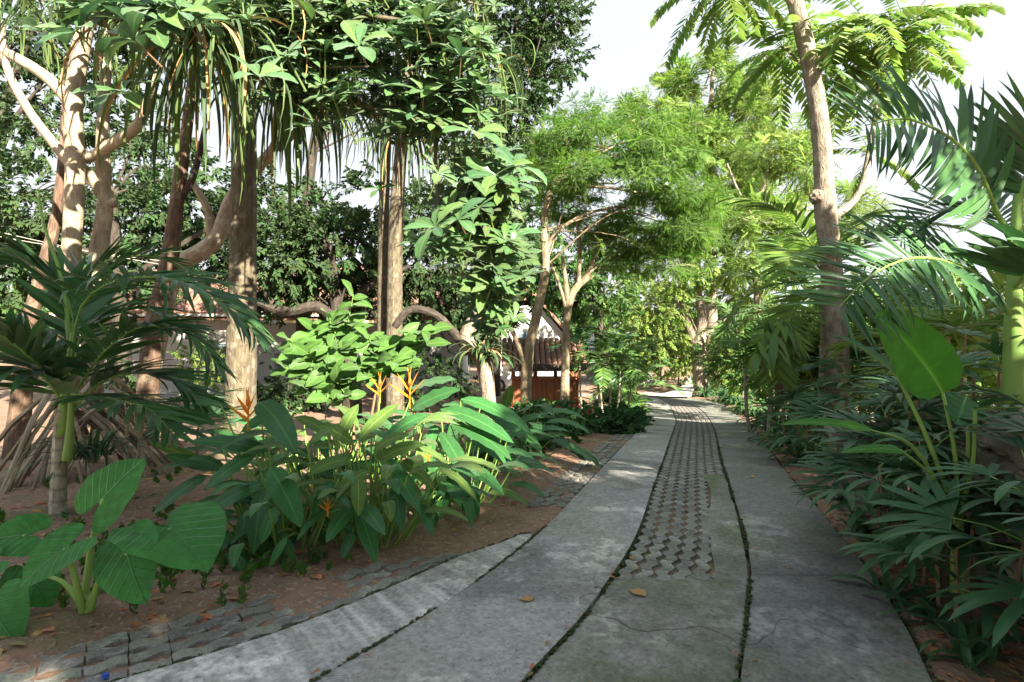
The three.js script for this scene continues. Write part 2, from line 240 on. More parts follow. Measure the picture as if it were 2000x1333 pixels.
// ---------------------------------------------------------------- ground
const soilY = (x, D) => { const n = fbm(x * 1.7 + 40, D * 1.7 + 40, 4), inn = D < dEnd + 2 ? Math.min(x - roadL(D), E5(D) - x) : -1, out = Math.max(0, -inn);
  const bury = sstep(.0, .5, out); return gy(D) + (inn > -.02 ? (x > E3(D) + .03 && x < E4(D) - .03 ? .003 + (n - .5) * .022 : -.045) : -.004 + (n - .5) * (.022 + .07 * bury) + .05 * sstep(.3, 1.6, out) ); };
{
  const xs = [], ds = []; const grow = (a, from, to, s0, k) => { let x = from, s = s0; while (x < to) { a.push(x); x += s; s *= k; } a.push(to); };
  const neg = []; grow(neg, 6, 300, .12, 1.06); xs.push(...neg.slice(1).reverse().map(x => -x)); for (let x = -6; x < 6; x += .075) xs.push(x); const pos = []; grow(pos, 6, 300, .12, 1.06); xs.push(...pos);
  const back = []; grow(back, 2, 300, .3, 1.12); ds.push(...back.slice(1).reverse().map(x => -x)); for (let d = -2; d < 1.5; d += .2) ds.push(d); for (let d = 1.5; d < 9; d += .07) ds.push(d); const far = []; grow(far, 9, 400, .1, 1.03); ds.push(...far);
  const b = new MB(), nx = xs.length;
  for (const D of ds) for (const x of xs) b.v(x, D > -1 ? soilY(x, D) : -.02, -D, x / 3, D / 3, D > 0 && D < dEnd && x > E2(D) - .02 && x < E5(D) - .05 ? [.6, .66, .62] : [1, 1, 1]);
  for (let j = 0; j < ds.length - 1; j++) for (let i = 0; i < nx - 1; i++) b.q(j * nx + i, j * nx + i + 1, (j + 1) * nx + i + 1, (j + 1) * nx + i);
  const g = b.mesh('ground', M.soil, scene); g.userData = { kind: 'structure', label: 'reddish brown bare soil of the garden on both sides of the drive', category: 'ground' };
}
// ---------------------------------------------------------------- the drive
const drive = thing('driveway', 'curving garden drive of two concrete wheel tracks with open block paving between', 'driveway', V(0, 0, 0), null, 'structure');
function slab(name, a, b, d0, d1, mat, top, o = {}) {            // a cast strip between two edge lines
  const m = new MB(), n = Math.max(2, Math.ceil((d1 - d0) / .12)), nx = o.nx || 8, rows = [], th = .13, r = rng((d0 * 97 | 0) + 5), W = 3.6;
  const rag = o.rag || 0;
  for (let k = 0; k <= n; k++) { const D0 = lerp(d0, d1, k / n), row = [];
    for (let i = 0; i <= nx; i++) { const s = i / nx; let D = D0; if (o.ragEnd && k === n) D += (fbm(s * 5 + 3, 7, 3) - .5) * o.ragEnd; if (o.ragStart && k === 0) D += (fbm(s * 5 + 9, 3, 3) - .5) * o.ragStart;
      let xa = a(D), xb = b(D); if (rag) { xa += (fbm(D * 6 + 20, 3, 3) - .5) * rag; xb += (fbm(D * 6 + 20, 9, 3) - .5) * rag; }
      const x = lerp(xa, xb, s), e = (i === 0 || i === nx || k === 0 || k === n) ? -.006 : 0;
      row.push([x, gy(D) + top + e + (fbm(x * 1.3 + 9, D * 1.3 + 4, 3) - .5) * .012, -D]); }
    rows.push(row); }
  const id = rows.map(q => q.map(p => m.v(p[0], p[1], p[2], (p[0] * (o.ca ?? 1) - p[2] * (o.sa ?? 0)) / W, (-p[2] * (o.ca ?? 1) - p[0] * (o.sa ?? 0)) / W)));
  for (let k = 0; k < n; k++) for (let i = 0; i < nx; i++) m.q(id[k][i], id[k][i + 1], id[k + 1][i + 1], id[k + 1][i]);
  const skirt = list => { const lo = list.map(p => m.v(p[0], p[1] - th, p[2], (p[0] + p[2]) / W, (p[1] - th) / W)), hi = list.map(p => m.v(p[0], p[1], p[2], (p[0] + p[2]) / W, p[1] / W)); for (let k = 0; k < list.length - 1; k++) m.q(lo[k], lo[k + 1], hi[k + 1], hi[k]); };
  skirt(rows.map(q => q[0]).reverse()); skirt(rows.map(q => q[nx])); skirt(rows[0]); skirt([...rows[n]].reverse());
  return m.mesh(name, mat, drive);
}
const off = (f, d) => D => f(D) + d, J = .008;
const cut1 = gD(841);
slab('concrete_slab', off(E2, J), off(E3, -J), -3, cut1 - .012, M.conc, .03); slab('concrete_slab', off(E2, J), off(E3, -J), cut1 + .012, dEnd, M.conc, .03);
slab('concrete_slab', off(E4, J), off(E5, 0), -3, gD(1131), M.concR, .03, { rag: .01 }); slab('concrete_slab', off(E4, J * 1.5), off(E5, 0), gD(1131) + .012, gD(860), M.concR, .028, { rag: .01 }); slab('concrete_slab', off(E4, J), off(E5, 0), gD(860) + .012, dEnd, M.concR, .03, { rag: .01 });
slab('kerb_slab', off(E1, 0), off(E2, -J), -3, gD(1048), M.concDrag, .022, { rag: .02, ragEnd: .1, ca: .6, sa: -.8 });
slab('mossy_slab', off(E3, .006), off(E4, -.008), -3, gD(1128), M.concMoss, .012, { ragEnd: .35, nx: 14 });
slab('mossy_patch', D => lerp(E3(D), E4(D), .70 - .04 * Math.sin(D * 3)), off(E4, -.012), gD(1240), gD(930), M.concMoss, .019, { rag: .035, ragEnd: .3, ragStart: .2 });
{
  // open block paving: wavy bars, mirrored from column to column, that leave diamond holes
  const per = .175, block = (w, A, th) => { const sh = new THREE.Shape(), n = 8, pts = []; for (let k = 0; k <= n; k++) { const t = k / n; pts.push([A * Math.sin(t * 2 * Math.PI + .0) - th / 2, (t - .5) * per * .965]); } for (let k = n; k >= 0; k--) { const t = k / n; pts.push([A * Math.sin(t * 2 * Math.PI) + th / 2, (t - .5) * per * .965]); }
    pts.forEach((p, k) => k ? sh.lineTo(p[0], p[1]) : sh.moveTo(p[0], p[1])); const g = new THREE.ExtrudeGeometry(sh, { depth: .07, bevelEnabled: false }); g.rotateX(-Math.PI / 2); g.translate(0, -.07, 0); const c = new Float32Array(g.attributes.position.count * 3).fill(1); g.setAttribute('color', new THREE.BufferAttribute(c, 3)); const uv = g.attributes.uv; for (let k = 0; k < uv.count; k++) uv.setXY(k, uv.getX(k) / 1.2, uv.getY(k) / 1.2); return g; };
  const ga = block(.125, .019, .087), gb = ga.clone().scale(-1, 1, 1); { const ix = gb.attributes.position; for (let k = 0; k < ix.count; k += 3) { for (const at of ['position', 'normal', 'uv']) { const a = gb.attributes[at], s = a.itemSize; for (let q = 0; q < s; q++) { const t = a.array[(k + 1) * s + q]; a.array[(k + 1) * s + q] = a.array[(k + 2) * s + q]; a.array[(k + 2) * s + q] = t; } } } }
  const vars = []; const r0 = rng(5); for (let k = 0; k < 6; k++) { const mm = M.paver.clone(); const e = .92 + .16 * r0(); mm.color.setRGB(e, e * (.98 + .04 * r0()), e * (.95 + .05 * r0())); mm.map = M.paver.map.clone(); mm.map.offset.set(r0(), r0()); mm.map.needsUpdate = true; vars.push(mm); }
  function lay(parent, fa, fb, cols0, d0, d1, y, sink, seed, keep) {
    const r = rng(seed), all = []; let D = d0;
    while (D < d1) { const xa = fa(D), xb = fb(D), sl = (fa(D + .05) + fb(D + .05) - fa(D - .05) - fb(D - .05)) / .2, yaw = -Math.atan(sl), cols = cols0 || Math.max(2, Math.round((xb - xa) * Math.cos(yaw) / .125)), w = (xb - xa) / cols, wp = w * Math.cos(yaw);
      for (let k = 0; k < cols; k++) { const x = xa + (k + .5) * w; if (keep && !keep(x, D)) { r(); r(); r(); r(); continue; }
        const Dk = D - 0; all.push({ g: k % 2 ? gb : ga, x, D: Dk + r() * .004, y: gy(Dk) + y - r() * sink, yaw: yaw + (r() - .5) * .03, sx: wp / .125, tilt: (r() - .5) * .02 }); }
      D += per * Math.cos(Math.atan(sl)); }
    all.sort((a, b) => a.D - b.D); const rest = new MB();
    all.forEach((e, k) => { const slope = (gy(e.D + .1) - gy(e.D - .1)) / .2; const o = new THREE.Object3D(); o.rotation.order = 'YXZ'; o.position.set(e.x, e.y, -e.D); o.rotation.set(Math.atan(slope) + e.tilt, e.yaw, e.tilt); o.scale.set(e.sx, 1, 1); o.updateMatrix();
      if (k < 300) { const m = part('paving_block', e.g, vars[Math.floor(r() * 6)], parent); m.position.copy(o.position); m.rotation.copy(o.rotation); m.scale.copy(o.scale); }
      else { const g = e.g.index ? e.g : (e.g.setIndex([...Array(e.g.attributes.position.count).keys()]), e.g); rest.add(g, o.matrix); } });
    if (rest.p.length) stuff(rest.mesh('paving_block_field', M.paver, parent));
  }
  const patchL = D => D > gD(1122) && D < gD(930) ? lerp(E3(D), E4(D), .72) : 1e9, slabEnd = gD(1128);
  lay(drive, off(E3, .012), off(E4, -.012), 7, slabEnd - .15, dEnd - .2, .016, .005, 11, (x, D) => x < patchL(D) && D > slabEnd - .1 + (fbm((x - E3(D)) * 4 + 3, 7, 3) - .5) * .35);
  const side = thing('paving_strip', 'half-buried strip of wavy grey paving blocks beside the striped kerb slab', 'paving', V(0, 0, 0), null, 'structure');
  lay(side, off(E0, -.02), off(E1, -.012), 0, gD(1330) - 1.2, gD(1085), .016, .014, 12, (x, D) => fbm(x * 2.2 + 7, D * 2.2 + 2, 3) > .22);
  const side2 = thing('paving_strip', 'narrow strip of sunken paving blocks between red-flowered border and left track', 'paving', V(0, 0, 0), null, 'structure');
  lay(side2, off(E2, -.40), off(E2, -.012), 3, gD(985), gD(806), .014, .016, 13, (x, D) => fbm(x * 2 + 1, D * 2 + 8, 3) > .34);
}

{ // moss and grit along the joints, bits of leaf blown to the edges
  const r = rng(15), moss = [], bits = []; const mg = new MB(); for (let k = 0; k < 7; k++) { const a = k * .9; mg.dia(V(0, 0, 0), V(Math.cos(a) * .8, .5, Math.sin(a) * .8), V(-Math.sin(a), 0, Math.cos(a)), .014, .004, [1, 1, 1]); } const mgeo = mg.geo();
  const along = (f, n, y, sp, d0, d1) => { for (let k = 0; k < n; k++) { const D = lerp(d0, d1, r()); if (fbm(D * 2.3 + 11, sp * 90, 3) < .5) continue; const x = f(D) + (r() - .5) * sp; moss.push({ M: basis(V(x, gy(D) + y - r() * .012, -D), V(r() - .5, (r() - .5) * .3, r() - .5), UPV, .5 + r() * 1.1), c: [.8 + r() * 1.2, .45 + r() * .45, .5 + r() * .5] }); } };
  along(E4, 1900, .022, .03, 2.2, 9); along(E3, 1500, .018, .024, 2.2, 9); along(E2, 900, .024, .022, 2, 6); along(E1, 1200, .01, .07, 1.6, 4.8); along(D => lerp(E3(D), E4(D), .25 + .5 * r()), 1500, .004, .2, gD(1128), 9); along(E5, 1400, .012, .06, 2.2, 9);
  const m = instanced('joint_moss', mgeo, M.ground, moss, scene); m.userData = { kind: 'stuff', label: 'dark moss growing along the joints of the drive', category: 'moss' };
  const bg = leafGeo(.03, .006, OVATE, .05, .5, { n: 3, m: 1, fold: .2 }); for (let k = 0; k < 260; k++) { const D = 2 + Math.pow(r(), 1.3) * 9, e = [E2, E3, E4, E5][Math.floor(r() * 4)], x = r() < .75 ? e(D) + (r() - .5) * .12 : lerp(E2(D), E5(D), r()); bits.push({ M: basis(V(x, gy(D) + .038, -D), V(r() - .5, 0, r() - .5), V((r() - .5) * .5, 1, (r() - .5) * .5), .4 + r() * 1.1), c: [.5 + r() * .8, .5 + r() * .5, .5 + r() * .4] }); }
  const b = instanced('leaf_bits', bg, M.dry, bits, scene); b.userData = { kind: 'stuff', label: 'tiny dry leaf bits blown to the edges of the drive', category: 'leaf litter' };
}
// ---------------------------------------------------------------- plant library
// one leaf between two world points, as a part of a thing
function leafTo(o, base, tip, W, sag, mat, c = {}) {
  const mid = base.clone().add(tip).multiplyScalar(.5).add(V(0, sag, 0)), n = c.n || 9, pts = [];
  for (let k = 0; k <= n; k++) { const t = k / n; pts.push(loc(o, base.clone().multiplyScalar((1 - t) * (1 - t)).addScaledVector(mid, 2 * t * (1 - t)).addScaledVector(tip, t * t))); }
  return new MB().blade(pts, c.up || V(.1, .75, .66), W, c.prof || LONG, { m: 2, fold: .2, roll: .12, wave: W * .1, wf: 4, ph: base.x * 37, ...c }).mesh(c.name || 'leaf', mat, o);
}
function stemTo(o, name, list, r0, r1, mat, n = 8, sides = 6) { const { p } = cr(list.map(v => loc(o, v)), n); return new MB().tube(p, p.map((_, k) => lerp(r0, r1, k / n)), sides).mesh(name, mat, o); }
// heart-shaped blade: stalk joins at the origin, tip towards +Z, upper face +Y
const HEART = [[0, 1], [.2, .86], [.44, .58], [.6, .24], [.64, -.08], [.57, -.36], [.4, -.53], [.2, -.5], [.07, -.26], [.02, -.08]];
function heart(seed, cup = .1, ripple = .02) {
  const r = rng(seed), cv = new THREE.CatmullRomCurve3(HEART.map(h => V(h[0], 0, h[1]))), half = cv.getPoints(18), out = [...half, ...half.slice(0, -1).reverse().slice(0, -1).map(p => V(-p.x, 0, p.z))], b = new MB(), rings = 6, c0 = b.v(0, 0, 0, .5, .34), ids = [];
  for (let k = 1; k <= rings; k++) { const s = k / rings, row = []; out.forEach((p, i) => { const x = p.x * s * .98, z = p.z * s, e = Math.sin(i * 1.9 + seed) * ripple * s * s * s + (r() - .5) * ripple * .5 * s; row.push(b.v(x, cup * Math.abs(x) * 1.3 - .22 * Math.max(0, z) * z - .12 * z * z * (z < 0 ? 1 : 0) + e, z, .5 + x * .75, .34 + z * .62)); }); ids.push(row); }
  const n = out.length; for (let i = 0; i < n; i++) { const j = (i + 1) % n; b.t(c0, ids[0][j], ids[0][i]); for (let k = 0; k < rings - 1; k++) b.q(ids[k][i], ids[k][j], ids[k + 1][j], ids[k + 1][i]); }
  return b.geo();
}
// leafy twigs for crowns
function clumpBroad(seed, n, L, W, twig, tw = .3) { const r = rng(seed), b = new MB(); b.tube([V(0, 0, 0), V(0, .02, twig * .5), V(0, 0, twig)], [.008 * tw * 3, .005, .002], 4, [.9, .7, .55]);
  for (let k = 0; k < n; k++) { const t = (k + .6) / n, a = k * 2.4 + r() * .8, base = V(0, 0, twig * t), d = V(Math.cos(a), Math.sin(a) * .8, .7 + r() * .5).normalize(), up = rv(r, .5).add(V(0, 1, 0)).normalize(), l = L * (.7 + .5 * r()), pts = []; for (let q = 0; q <= 3; q++) { const s = q / 3; pts.push(base.clone().addScaledVector(d, l * s).add(V(0, -l * .3 * s * s, 0))); }
    b.blade(pts, up, W * (.8 + .4 * r()), OVATE, { m: 1, fold: .25, c: D2(r, .35) }); }
  return b.geo(); }
function clumpRosette(seed, n, L, W) { const r = rng(seed), b = new MB(); b.tube([V(0, 0, -.25), V(0, 0, 0)], [.008, .007], 5, [2, 1.3, .9]);
  for (let k = 0; k < n; k++) { const a = k / n * 6.283 + r() * .5, el = .15 + r() * .7, d = V(Math.cos(a) * Math.cos(el), Math.sin(a) * Math.cos(el), Math.sin(el)), l = L * (.75 + .4 * r()), pts = []; for (let q = 0; q <= 5; q++) { const s = q / 5; pts.push(d.clone().multiplyScalar(l * s).add(V(0, 0, -l * .28 * s * s))); }
    b.blade(pts, V(0, 0, 1), W * (.85 + .3 * r()), OBOV, { m: 1, fold: .2, c: D2(r, .3) }); }
  return b.geo(); }
function pinnate(seed, L, pairs, ll, lw, el, droop, col = .3) { const r = rng(seed), b = new MB(), pts = droopPts(L, 10, el, droop), cv = new THREE.CatmullRomCurve3(pts); b.tube(pts, pts.map((_, k) => lerp(.008, .002, k / 10)), 4, [1.2, 1, .7]);
  for (let k = 0; k < pairs; k++) { const t = .16 + .84 * k / (pairs - 1), p = cv.getPoint(t), T = cv.getTangent(t); for (const s of [-1, 1]) { const d = V(s, 0, 0).multiplyScalar(.86).addScaledVector(T, .5).add(V(0, -.12 + (r() - .5) * .25, 0)).normalize(), sd = d.clone().cross(V((r() - .5) * .7, 1, (r() - .5) * .7)).normalize(), l = ll * (.65 + .5 * Math.sin(Math.PI * (.15 + .75 * t))) * (.9 + .2 * r()), q = []; for (let j = 0; j <= 3; j++) q.push(p.clone().addScaledVector(d, l * j / 3).add(V(0, -l * .25 * j * j / 9, 0)));
      b.blade(q, d.clone().cross(sd).normalize(), lw, OVATE, { m: 1, fold: .2, c: D2(r, col) }); } }
  return b.geo(); }
function clumpPinn(seed, leaves, L, pairs, ll, lw) { const r = rng(seed), b = new MB();            // a tuft of feather leaves at a twig end, along +Z
  for (let i = 0; i < leaves; i++) { const a = i / leaves * 6.283 + r() * .6, d0 = V(Math.cos(a), Math.sin(a) * .75 + .15, .45).normalize(), pl = L * (.75 + .4 * r()); for (let k = 0; k < pairs; k++) { const t = .15 + .85 * k / (pairs - 1), p = d0.clone().multiplyScalar(pl * t).add(V(0, -pl * .25 * t * t, 0)), sd = d0.clone().cross(V(0, 1, .2)).normalize(); for (const s of [-1, 1]) { const d = sd.clone().multiplyScalar(s * .85).addScaledVector(d0, .5).add(V(0, -.15, 0)).normalize(); b.dia(p, d, d.clone().cross(rv(r, .4).add(V(0, 1, 0))).normalize(), ll * (.7 + .4 * Math.sin(3.1 * t)), lw, D2(r, .3), ll * .1); } } }
  return b.geo(); }
// a crown: clumps through lobes [centre, rx, ry, rz, count]
function scatter(lobes, seed, size, tint = .3, out = .8, gap = .42, dirDown = .1, keep = null) {
  const r = rng(seed), list = [];
  for (const [c, rx, ry, rz, n] of lobes) for (let k = 0; k < n; k++) {
    const d = rv(r); if (d.lengthSq() > 1 || d.lengthSq() < .01) { k--; continue; } const q = d.clone().normalize(), rad = Math.pow(r(), .45);
    const p = V(c.x + q.x * rx * rad, c.y + q.y * ry * rad, c.z + q.z * rz * rad); if (fbm(p.x * 1.3 + 50 + p.z * .7, p.y * 1.5 + 50 + p.z * .5, 2) < gap - .08 + r() * .12) continue; if (keep && !keep(p)) continue;
    const dir = q.clone().multiplyScalar(out).add(rv(r, .7)).add(V(0, -dirDown, 0)).normalize(), e = 1 + (r() - .5) * tint * 2;
    list.push({ M: basis(p, dir, rv(r, .5).add(V(0, 1, 0)), size * (.7 + .6 * r())), c: [e * (1 + (r() - .4) * tint), e, e * (1 - r() * tint * .5)] });
  }
  return list;
}
const relist = (o, list) => { const t = new THREE.Matrix4().makeTranslation(-o.position.x, -o.position.y, -o.position.z); for (const e of list) e.M.premultiply(t); return list; };
// lobe given by its place in view: pixel centre, distance, pixel radii, depth radius in metres
const lobe = (px, py, D, rx, ry, rz, n) => [P(px, py, D), rx * D / F, ry * D / F, rz, n];
const path3 = (D, rpx, list) => list.map(([x, y, d, r]) => { const dd = d ?? D, p = P(x, y, dd); return [p.x, p.y, p.z, (r ?? rpx) * dd / F]; });
function trunk(o, name, pts, mat, n = 18, sides = 12, rough = .06, seed = 1) {
  const { p, r } = cr(pts, n), q = rng(seed); return new MB().tube(p.map(v => loc(o, v)), r.map((x, k) => x * (1 + (q() - .5) * rough * 2)), sides).mesh(name, mat, o);
}
function bough(o, from, to, r0, r1, mat, seed, name = 'limb', bow = .12) { const q = rng(seed), L = from.distanceTo(to), m = from.clone().lerp(to, .5).add(V((q() - .5) * L * .25, L * bow + (q() - .5) * L * .1, (q() - .5) * L * .25)); return stemTo(o, name, [from, m, to], r0, r1, mat, 8, 6); }
function tree(o) {                                              // o: name,label,category,group, base, trunk pts, bark, limbs(bool), lobes, geo, mat, size, seed
  const t = thing(o.name, o.label, o.category || 'tree', V(o.trunk[0][0], o.trunk[0][1], o.trunk[0][2]), o.group), r = rng(o.seed);
  trunk(t, 'trunk', o.trunk, o.bark, 20, o.sides || 12, .06, o.seed);
  for (const b of o.limbs || []) trunk(t, 'limb', b, o.limbBark || o.bark, 12, 8, .08, o.seed + 1);
  if (o.boughs !== 0) { const top = o.trunk.slice(Math.floor(o.trunk.length * .55)); let n = 0; for (const l of o.lobes) { const f = top[Math.floor(r() * top.length)], s = (o.boughs || 1) * clamp(l[1] * .03, .015, .09); bough(t, V(f[0], f[1], f[2]), l[0], Math.min(f[3] * .7, s), .012, o.limbBark || o.bark, o.seed + 31 + n++);
    for (let k = 0; k < 3; k++) { const e = l[0].clone().add(V((r() - .5) * 1.3 * l[1], (r() - .3) * 1.1 * l[2], (r() - .5) * 1.3 * l[3])); bough(t, l[0], e, .018, .006, o.limbBark || o.bark, o.seed + 91 + n++, 'branch'); } } }
  instanced('crown', o.geo, o.mat, relist(t, scatter(o.lobes, o.seed, o.size, o.tint ?? .3, o.out ?? .8, o.gap ?? .4, .1, o.keep)), t);
  return t;
}
// palms
const TINTS = [[.7, .72, .75], [1, 1, 1], [1.35, 1.25, 1.1]], LEAFLET = [.12, .3, .5, .9].flatMap((d, k) => TINTS.map(c => leafGeo(1, .5, FLET, 0, d, { n: 5, m: 1, fold: .018, c })));
function frondParts(pts, o, r) {                                // matrices of the leaflets along a rachis
  const cv = new THREE.CatmullRomCurve3(pts), list = [], L = cv.getLength();
  for (let k = 0; k < o.pairs; k++) { const t = lerp(o.bare ?? .16, .995, k / (o.pairs - 1)), p = cv.getPointAt(t), T = cv.getTangentAt(t), side = T.clone().cross(o.up || UPV).normalize(), N = side.clone().cross(T).normalize();
    for (const s of [-1, 1]) { if (r() < (o.miss || 0)) continue; const a = lerp(o.a0 ?? .28, o.a1 ?? .78, t) + (r() - .5) * .16, lift = (o.lift ?? .2) + (r() - .5) * .3;
      const d = side.clone().multiplyScalar(s * Math.cos(a)).addScaledVector(T, Math.sin(a)).addScaledVector(N, lift).normalize(), l = o.ll * (.55 + .5 * Math.sin(Math.PI * clamp(.12 + .8 * t))) * (t > .9 && !o.lwTip ? .8 : 1) * (.9 + .2 * r());
      list.push({ v: Math.floor(r() * 3 + (o.soft ? 1 : 0)) * 3 + Math.floor(r() * 3), M: basis(p, d, N.clone().add(rv(r, .6)).addScaledVector(T, .25), V(lerp(o.lw, o.lwTip ?? o.lw, clamp(t * 1.3 - .3)) * 2 * (.85 + .3 * r()), l, l)) }); } }
  return { list, cv, L };
}
function frond(o, pts, f, mat, seed) {                          // a frond whose leaflets are parts of their own
  const r = rng(seed), g = new THREE.Group(); g.name = 'frond'; o.add(g); const { list, cv } = frondParts(pts.map(v => loc(o, v)), f, r), n = 14, q = []; for (let k = 0; k <= n; k++) q.push(cv.getPointAt(k / n));
  new MB().tube(q, q.map((_, k) => lerp(f.r0 ?? .014, .003, k / n)), 6).mesh('rachis', f.rachis || M.greenStem, g);
  for (const e of list) place(part('leaflet', LEAFLET[e.v], mat, g), e.M);
  return g;
}
function frondGeo(L, el, droop, f, seed) { const r = rng(seed), pts = droopPts(L, 9, el, droop), { list, cv } = frondParts(pts, { ...f, up: V(0, 1, .001) }, r), b = new MB(), q = []; for (let k = 0; k <= 10; k++) q.push(cv.getPointAt(k / 10)); b.tube(q, q.map((_, k) => lerp(f.r0 ?? .014, .003, k / 10)), 5, [1.7, 1.4, 1]); for (const e of list) b.add(LEAFLET[e.v], e.M); return b.geo(); }
function frondSet(L, f, seed) { return [1.25, .95, .65, .3, -.1].map((el, k) => frondGeo(L, el, 1.25 + .25 * k * .3, f, seed + k)); }
function palm(o) {                                              // o: base, h, r, lean, fronds, set, mat, stems
  const t = thing(o.name, o.label, 'palm', o.base, o.group), r = rng(o.seed);
  for (const [dx, dz, h, rr, nf, lx = 0, lz = 0, sc = 1] of o.stems) {
    const a = V(dx, -.1, dz), top = V(dx + lx, h, dz + lz), pts = []; for (let k = 0; k <= 16; k++) { const s = k / 16; pts.push(a.clone().lerp(top, s).add(V(lx * .3 * Math.sin(s * 3.14), 0, 0))); }
    new MB().tube(pts, pts.map((_, k) => rr * (1.15 - .3 * k / 16) * (k % 2 ? 1.05 : .97)), 10).mesh('trunk', o.bark || M.palmTrunk, t);
    new MB().tube([top, top.clone().add(V(0, rr * 3, 0)), top.clone().add(V(0, rr * 7, 0))], [rr * .95, rr * .9, rr * .35], 8).mesh('crownshaft', M.greenStem, t);
    for (let k = 0; k < nf; k++) { const i = Math.min(4, Math.floor((k + r() * .8) / nf * 5)), m = part('frond', o.set[i], o.mat, t); m.position.copy(top).add(V(0, rr * 5 - k * rr * .3, 0)); m.rotation.y = k * 2.4 + r() * .9 + (o.turn || 0); m.scale.setScalar((.8 + .35 * r()) * sc); }
  }
  return t;
}
// fan leaf: fingers spread from one point, along +Z
function fanGeo(seed, n, L, W, spread, droop, m = 1) { const r = rng(seed), b = new MB(); for (let k = 0; k < n; k++) { const a = (k / (n - 1) - .5) * spread + (r() - .5) * .05, l = L * (.82 + .18 * Math.cos(a)) * (.92 + .16 * r()), pts = droopPts(l, 6, .12 + r() * .1, droop * (.7 + .6 * r())).map(p => p.applyAxisAngle(UPV, a)); b.blade(pts, V(0, 1, 0), W, t => Math.min(1, .12 + t * 3.2) * Math.pow(1 - Math.pow(t, 5), .7), { m, fold: .28, c: D2(r, .22) }); } return b.geo(); }
const FANS = [fanGeo(1, 8, .36, .021, 2.7, .55), fanGeo(2, 7, .38, .023, 2.5, .9), fanGeo(3, 9, .34, .02, 3.0, .35)];
function fanPalm(o) {                                           // canes with fan leaves
  const t = thing(o.name || 'lady_palm', o.label, 'palm', o.base, o.group), r = rng(o.seed);
  for (const [dx, dz, h, n] of o.canes) { const top = V(dx * 1.25, h, dz * 1.25); new MB().tube([V(dx, -.08, dz), V(dx * 1.1, h * .5, dz * 1.1), top], [.013, .012, .011], 6).mesh('cane', M.brownStem, t);
    for (let k = 0; k < n; k++) { const s = 1 - .55 * k / n, p = V(lerp(dx, top.x, s), h * s, lerp(dz, top.z, s)), a = k * 2.4 + r() * 1.2 + (o.turn || 0), el = .7 - .55 * k / n + (r() - .5) * .4, d = V(Math.sin(a) * Math.cos(el), Math.sin(el), Math.cos(a) * Math.cos(el)), pl = (.16 + .16 * r()) * (o.scale || 1), e = p.clone().addScaledVector(d, pl).add(V(0, -.02, 0));
      new MB().tube([p, p.clone().lerp(e, .5).add(V(0, .02, 0)), e], [.005, .004, .003], 4).mesh('petiole', M.greenStem, t);
      place(part('leaf', FANS[Math.floor(r() * 3)], o.mat || M.rhapis, t), basis(e, V(d.x, d.y * .5 - .1, d.z).normalize(), UPV.clone().add(rv(r, .35)), (.8 + .45 * r()) * (o.scale || 1))); } }
  return t;
}
// tuft of arching strap leaves
const STRAPS = [[1.35, 1.5], [1.1, 1.9], [.8, 1.6], [.45, 1.4], [.9, 2.6]].map(([el, dr], k) => leafGeo(1, .045, STRAP, el, dr, { n: 8, m: 1, fold: .3 }));
function tuft(o) { const t = o.parent || thing(o.name, o.label, o.category || 'plant', o.base, o.group), r = rng(o.seed), c = o.at || V(0, 0, 0);
  for (let k = 0; k < o.n; k++) { const m = part('leaf', STRAPS[Math.floor(r() * 5)], Array.isArray(o.mat) ? o.mat[Math.floor(r() * o.mat.length)] : o.mat, t); m.position.copy(c).add(V((r() - .5) * (o.spread || .1), -.01, (r() - .5) * (o.spread || .1))); m.rotation.y = r() * 6.283; const s = o.L * (.65 + .6 * r()); m.scale.set(s * (o.w || 1), s, s); }
  return t; }
// ---------------------------------------------------------------- far structure
const ring = (o) => 0;
{ // asphalt yard at the foot of the drive
  const b = new MB(), pts = [[-14, 21.5], [1.2, 22.5], [4.0, 23.6], [5.4, 24.3], [7.6, 24.3], [8.4, 27], [9.3, 30], [10.6, 34], [12, 40], [9.8, 40], [8.2, 34.5], [2, 35.5], [-14, 34]].map(([x, D]) => [x, gy(D) + .012, -D]);
  const ids = pts.map(p => b.v(p[0], p[1], p[2], p[0], p[2])), c = b.v(4.5, gy(29) + .012, -29, 4.5, -29); for (let k = 0; k < ids.length; k++) b.t(c, ids[k], ids[(k + 1) % ids.length]);
  const m = b.mesh('yard_road', M.yard, scene); m.userData = { kind: 'structure', label: 'grey asphalt yard beyond the far bend of the drive', category: 'road' };
  // pale concrete ramp on the outside of the bend
  const r = new MB(), L = [[1265, 777], [1300, 771], [1325, 762], [1340, 750], [1348, 738]].map(q => G(q[0], q[1])), R = [[1350, 781], [1352, 774], [1356, 766], [1360, 752], [1357, 738]].map(q => G(q[0], q[1]));
  const top = L.map((p, k) => [r.v(p.x, p.y + .07, p.z, p.x / 2, p.z / 2), r.v(R[k].x, R[k].y + .12, R[k].z, R[k].x / 2, R[k].z / 2)]); for (let k = 0; k < 4; k++) r.q(top[k][0], top[k][1], top[k + 1][1], top[k + 1][0]);
  const low = L.map(p => r.v(p.x, p.y - .1, p.z)), hi = L.map(p => r.v(p.x, p.y + .07, p.z)); for (let k = 0; k < 4; k++) r.q(low[k], hi[k], hi[k + 1], low[k + 1]);
  const n = r.mesh('ramp', M.white, scene); n.userData = { kind: 'structure', label: 'pale concrete ramp on the outside of the far bend', category: 'ramp' };
}
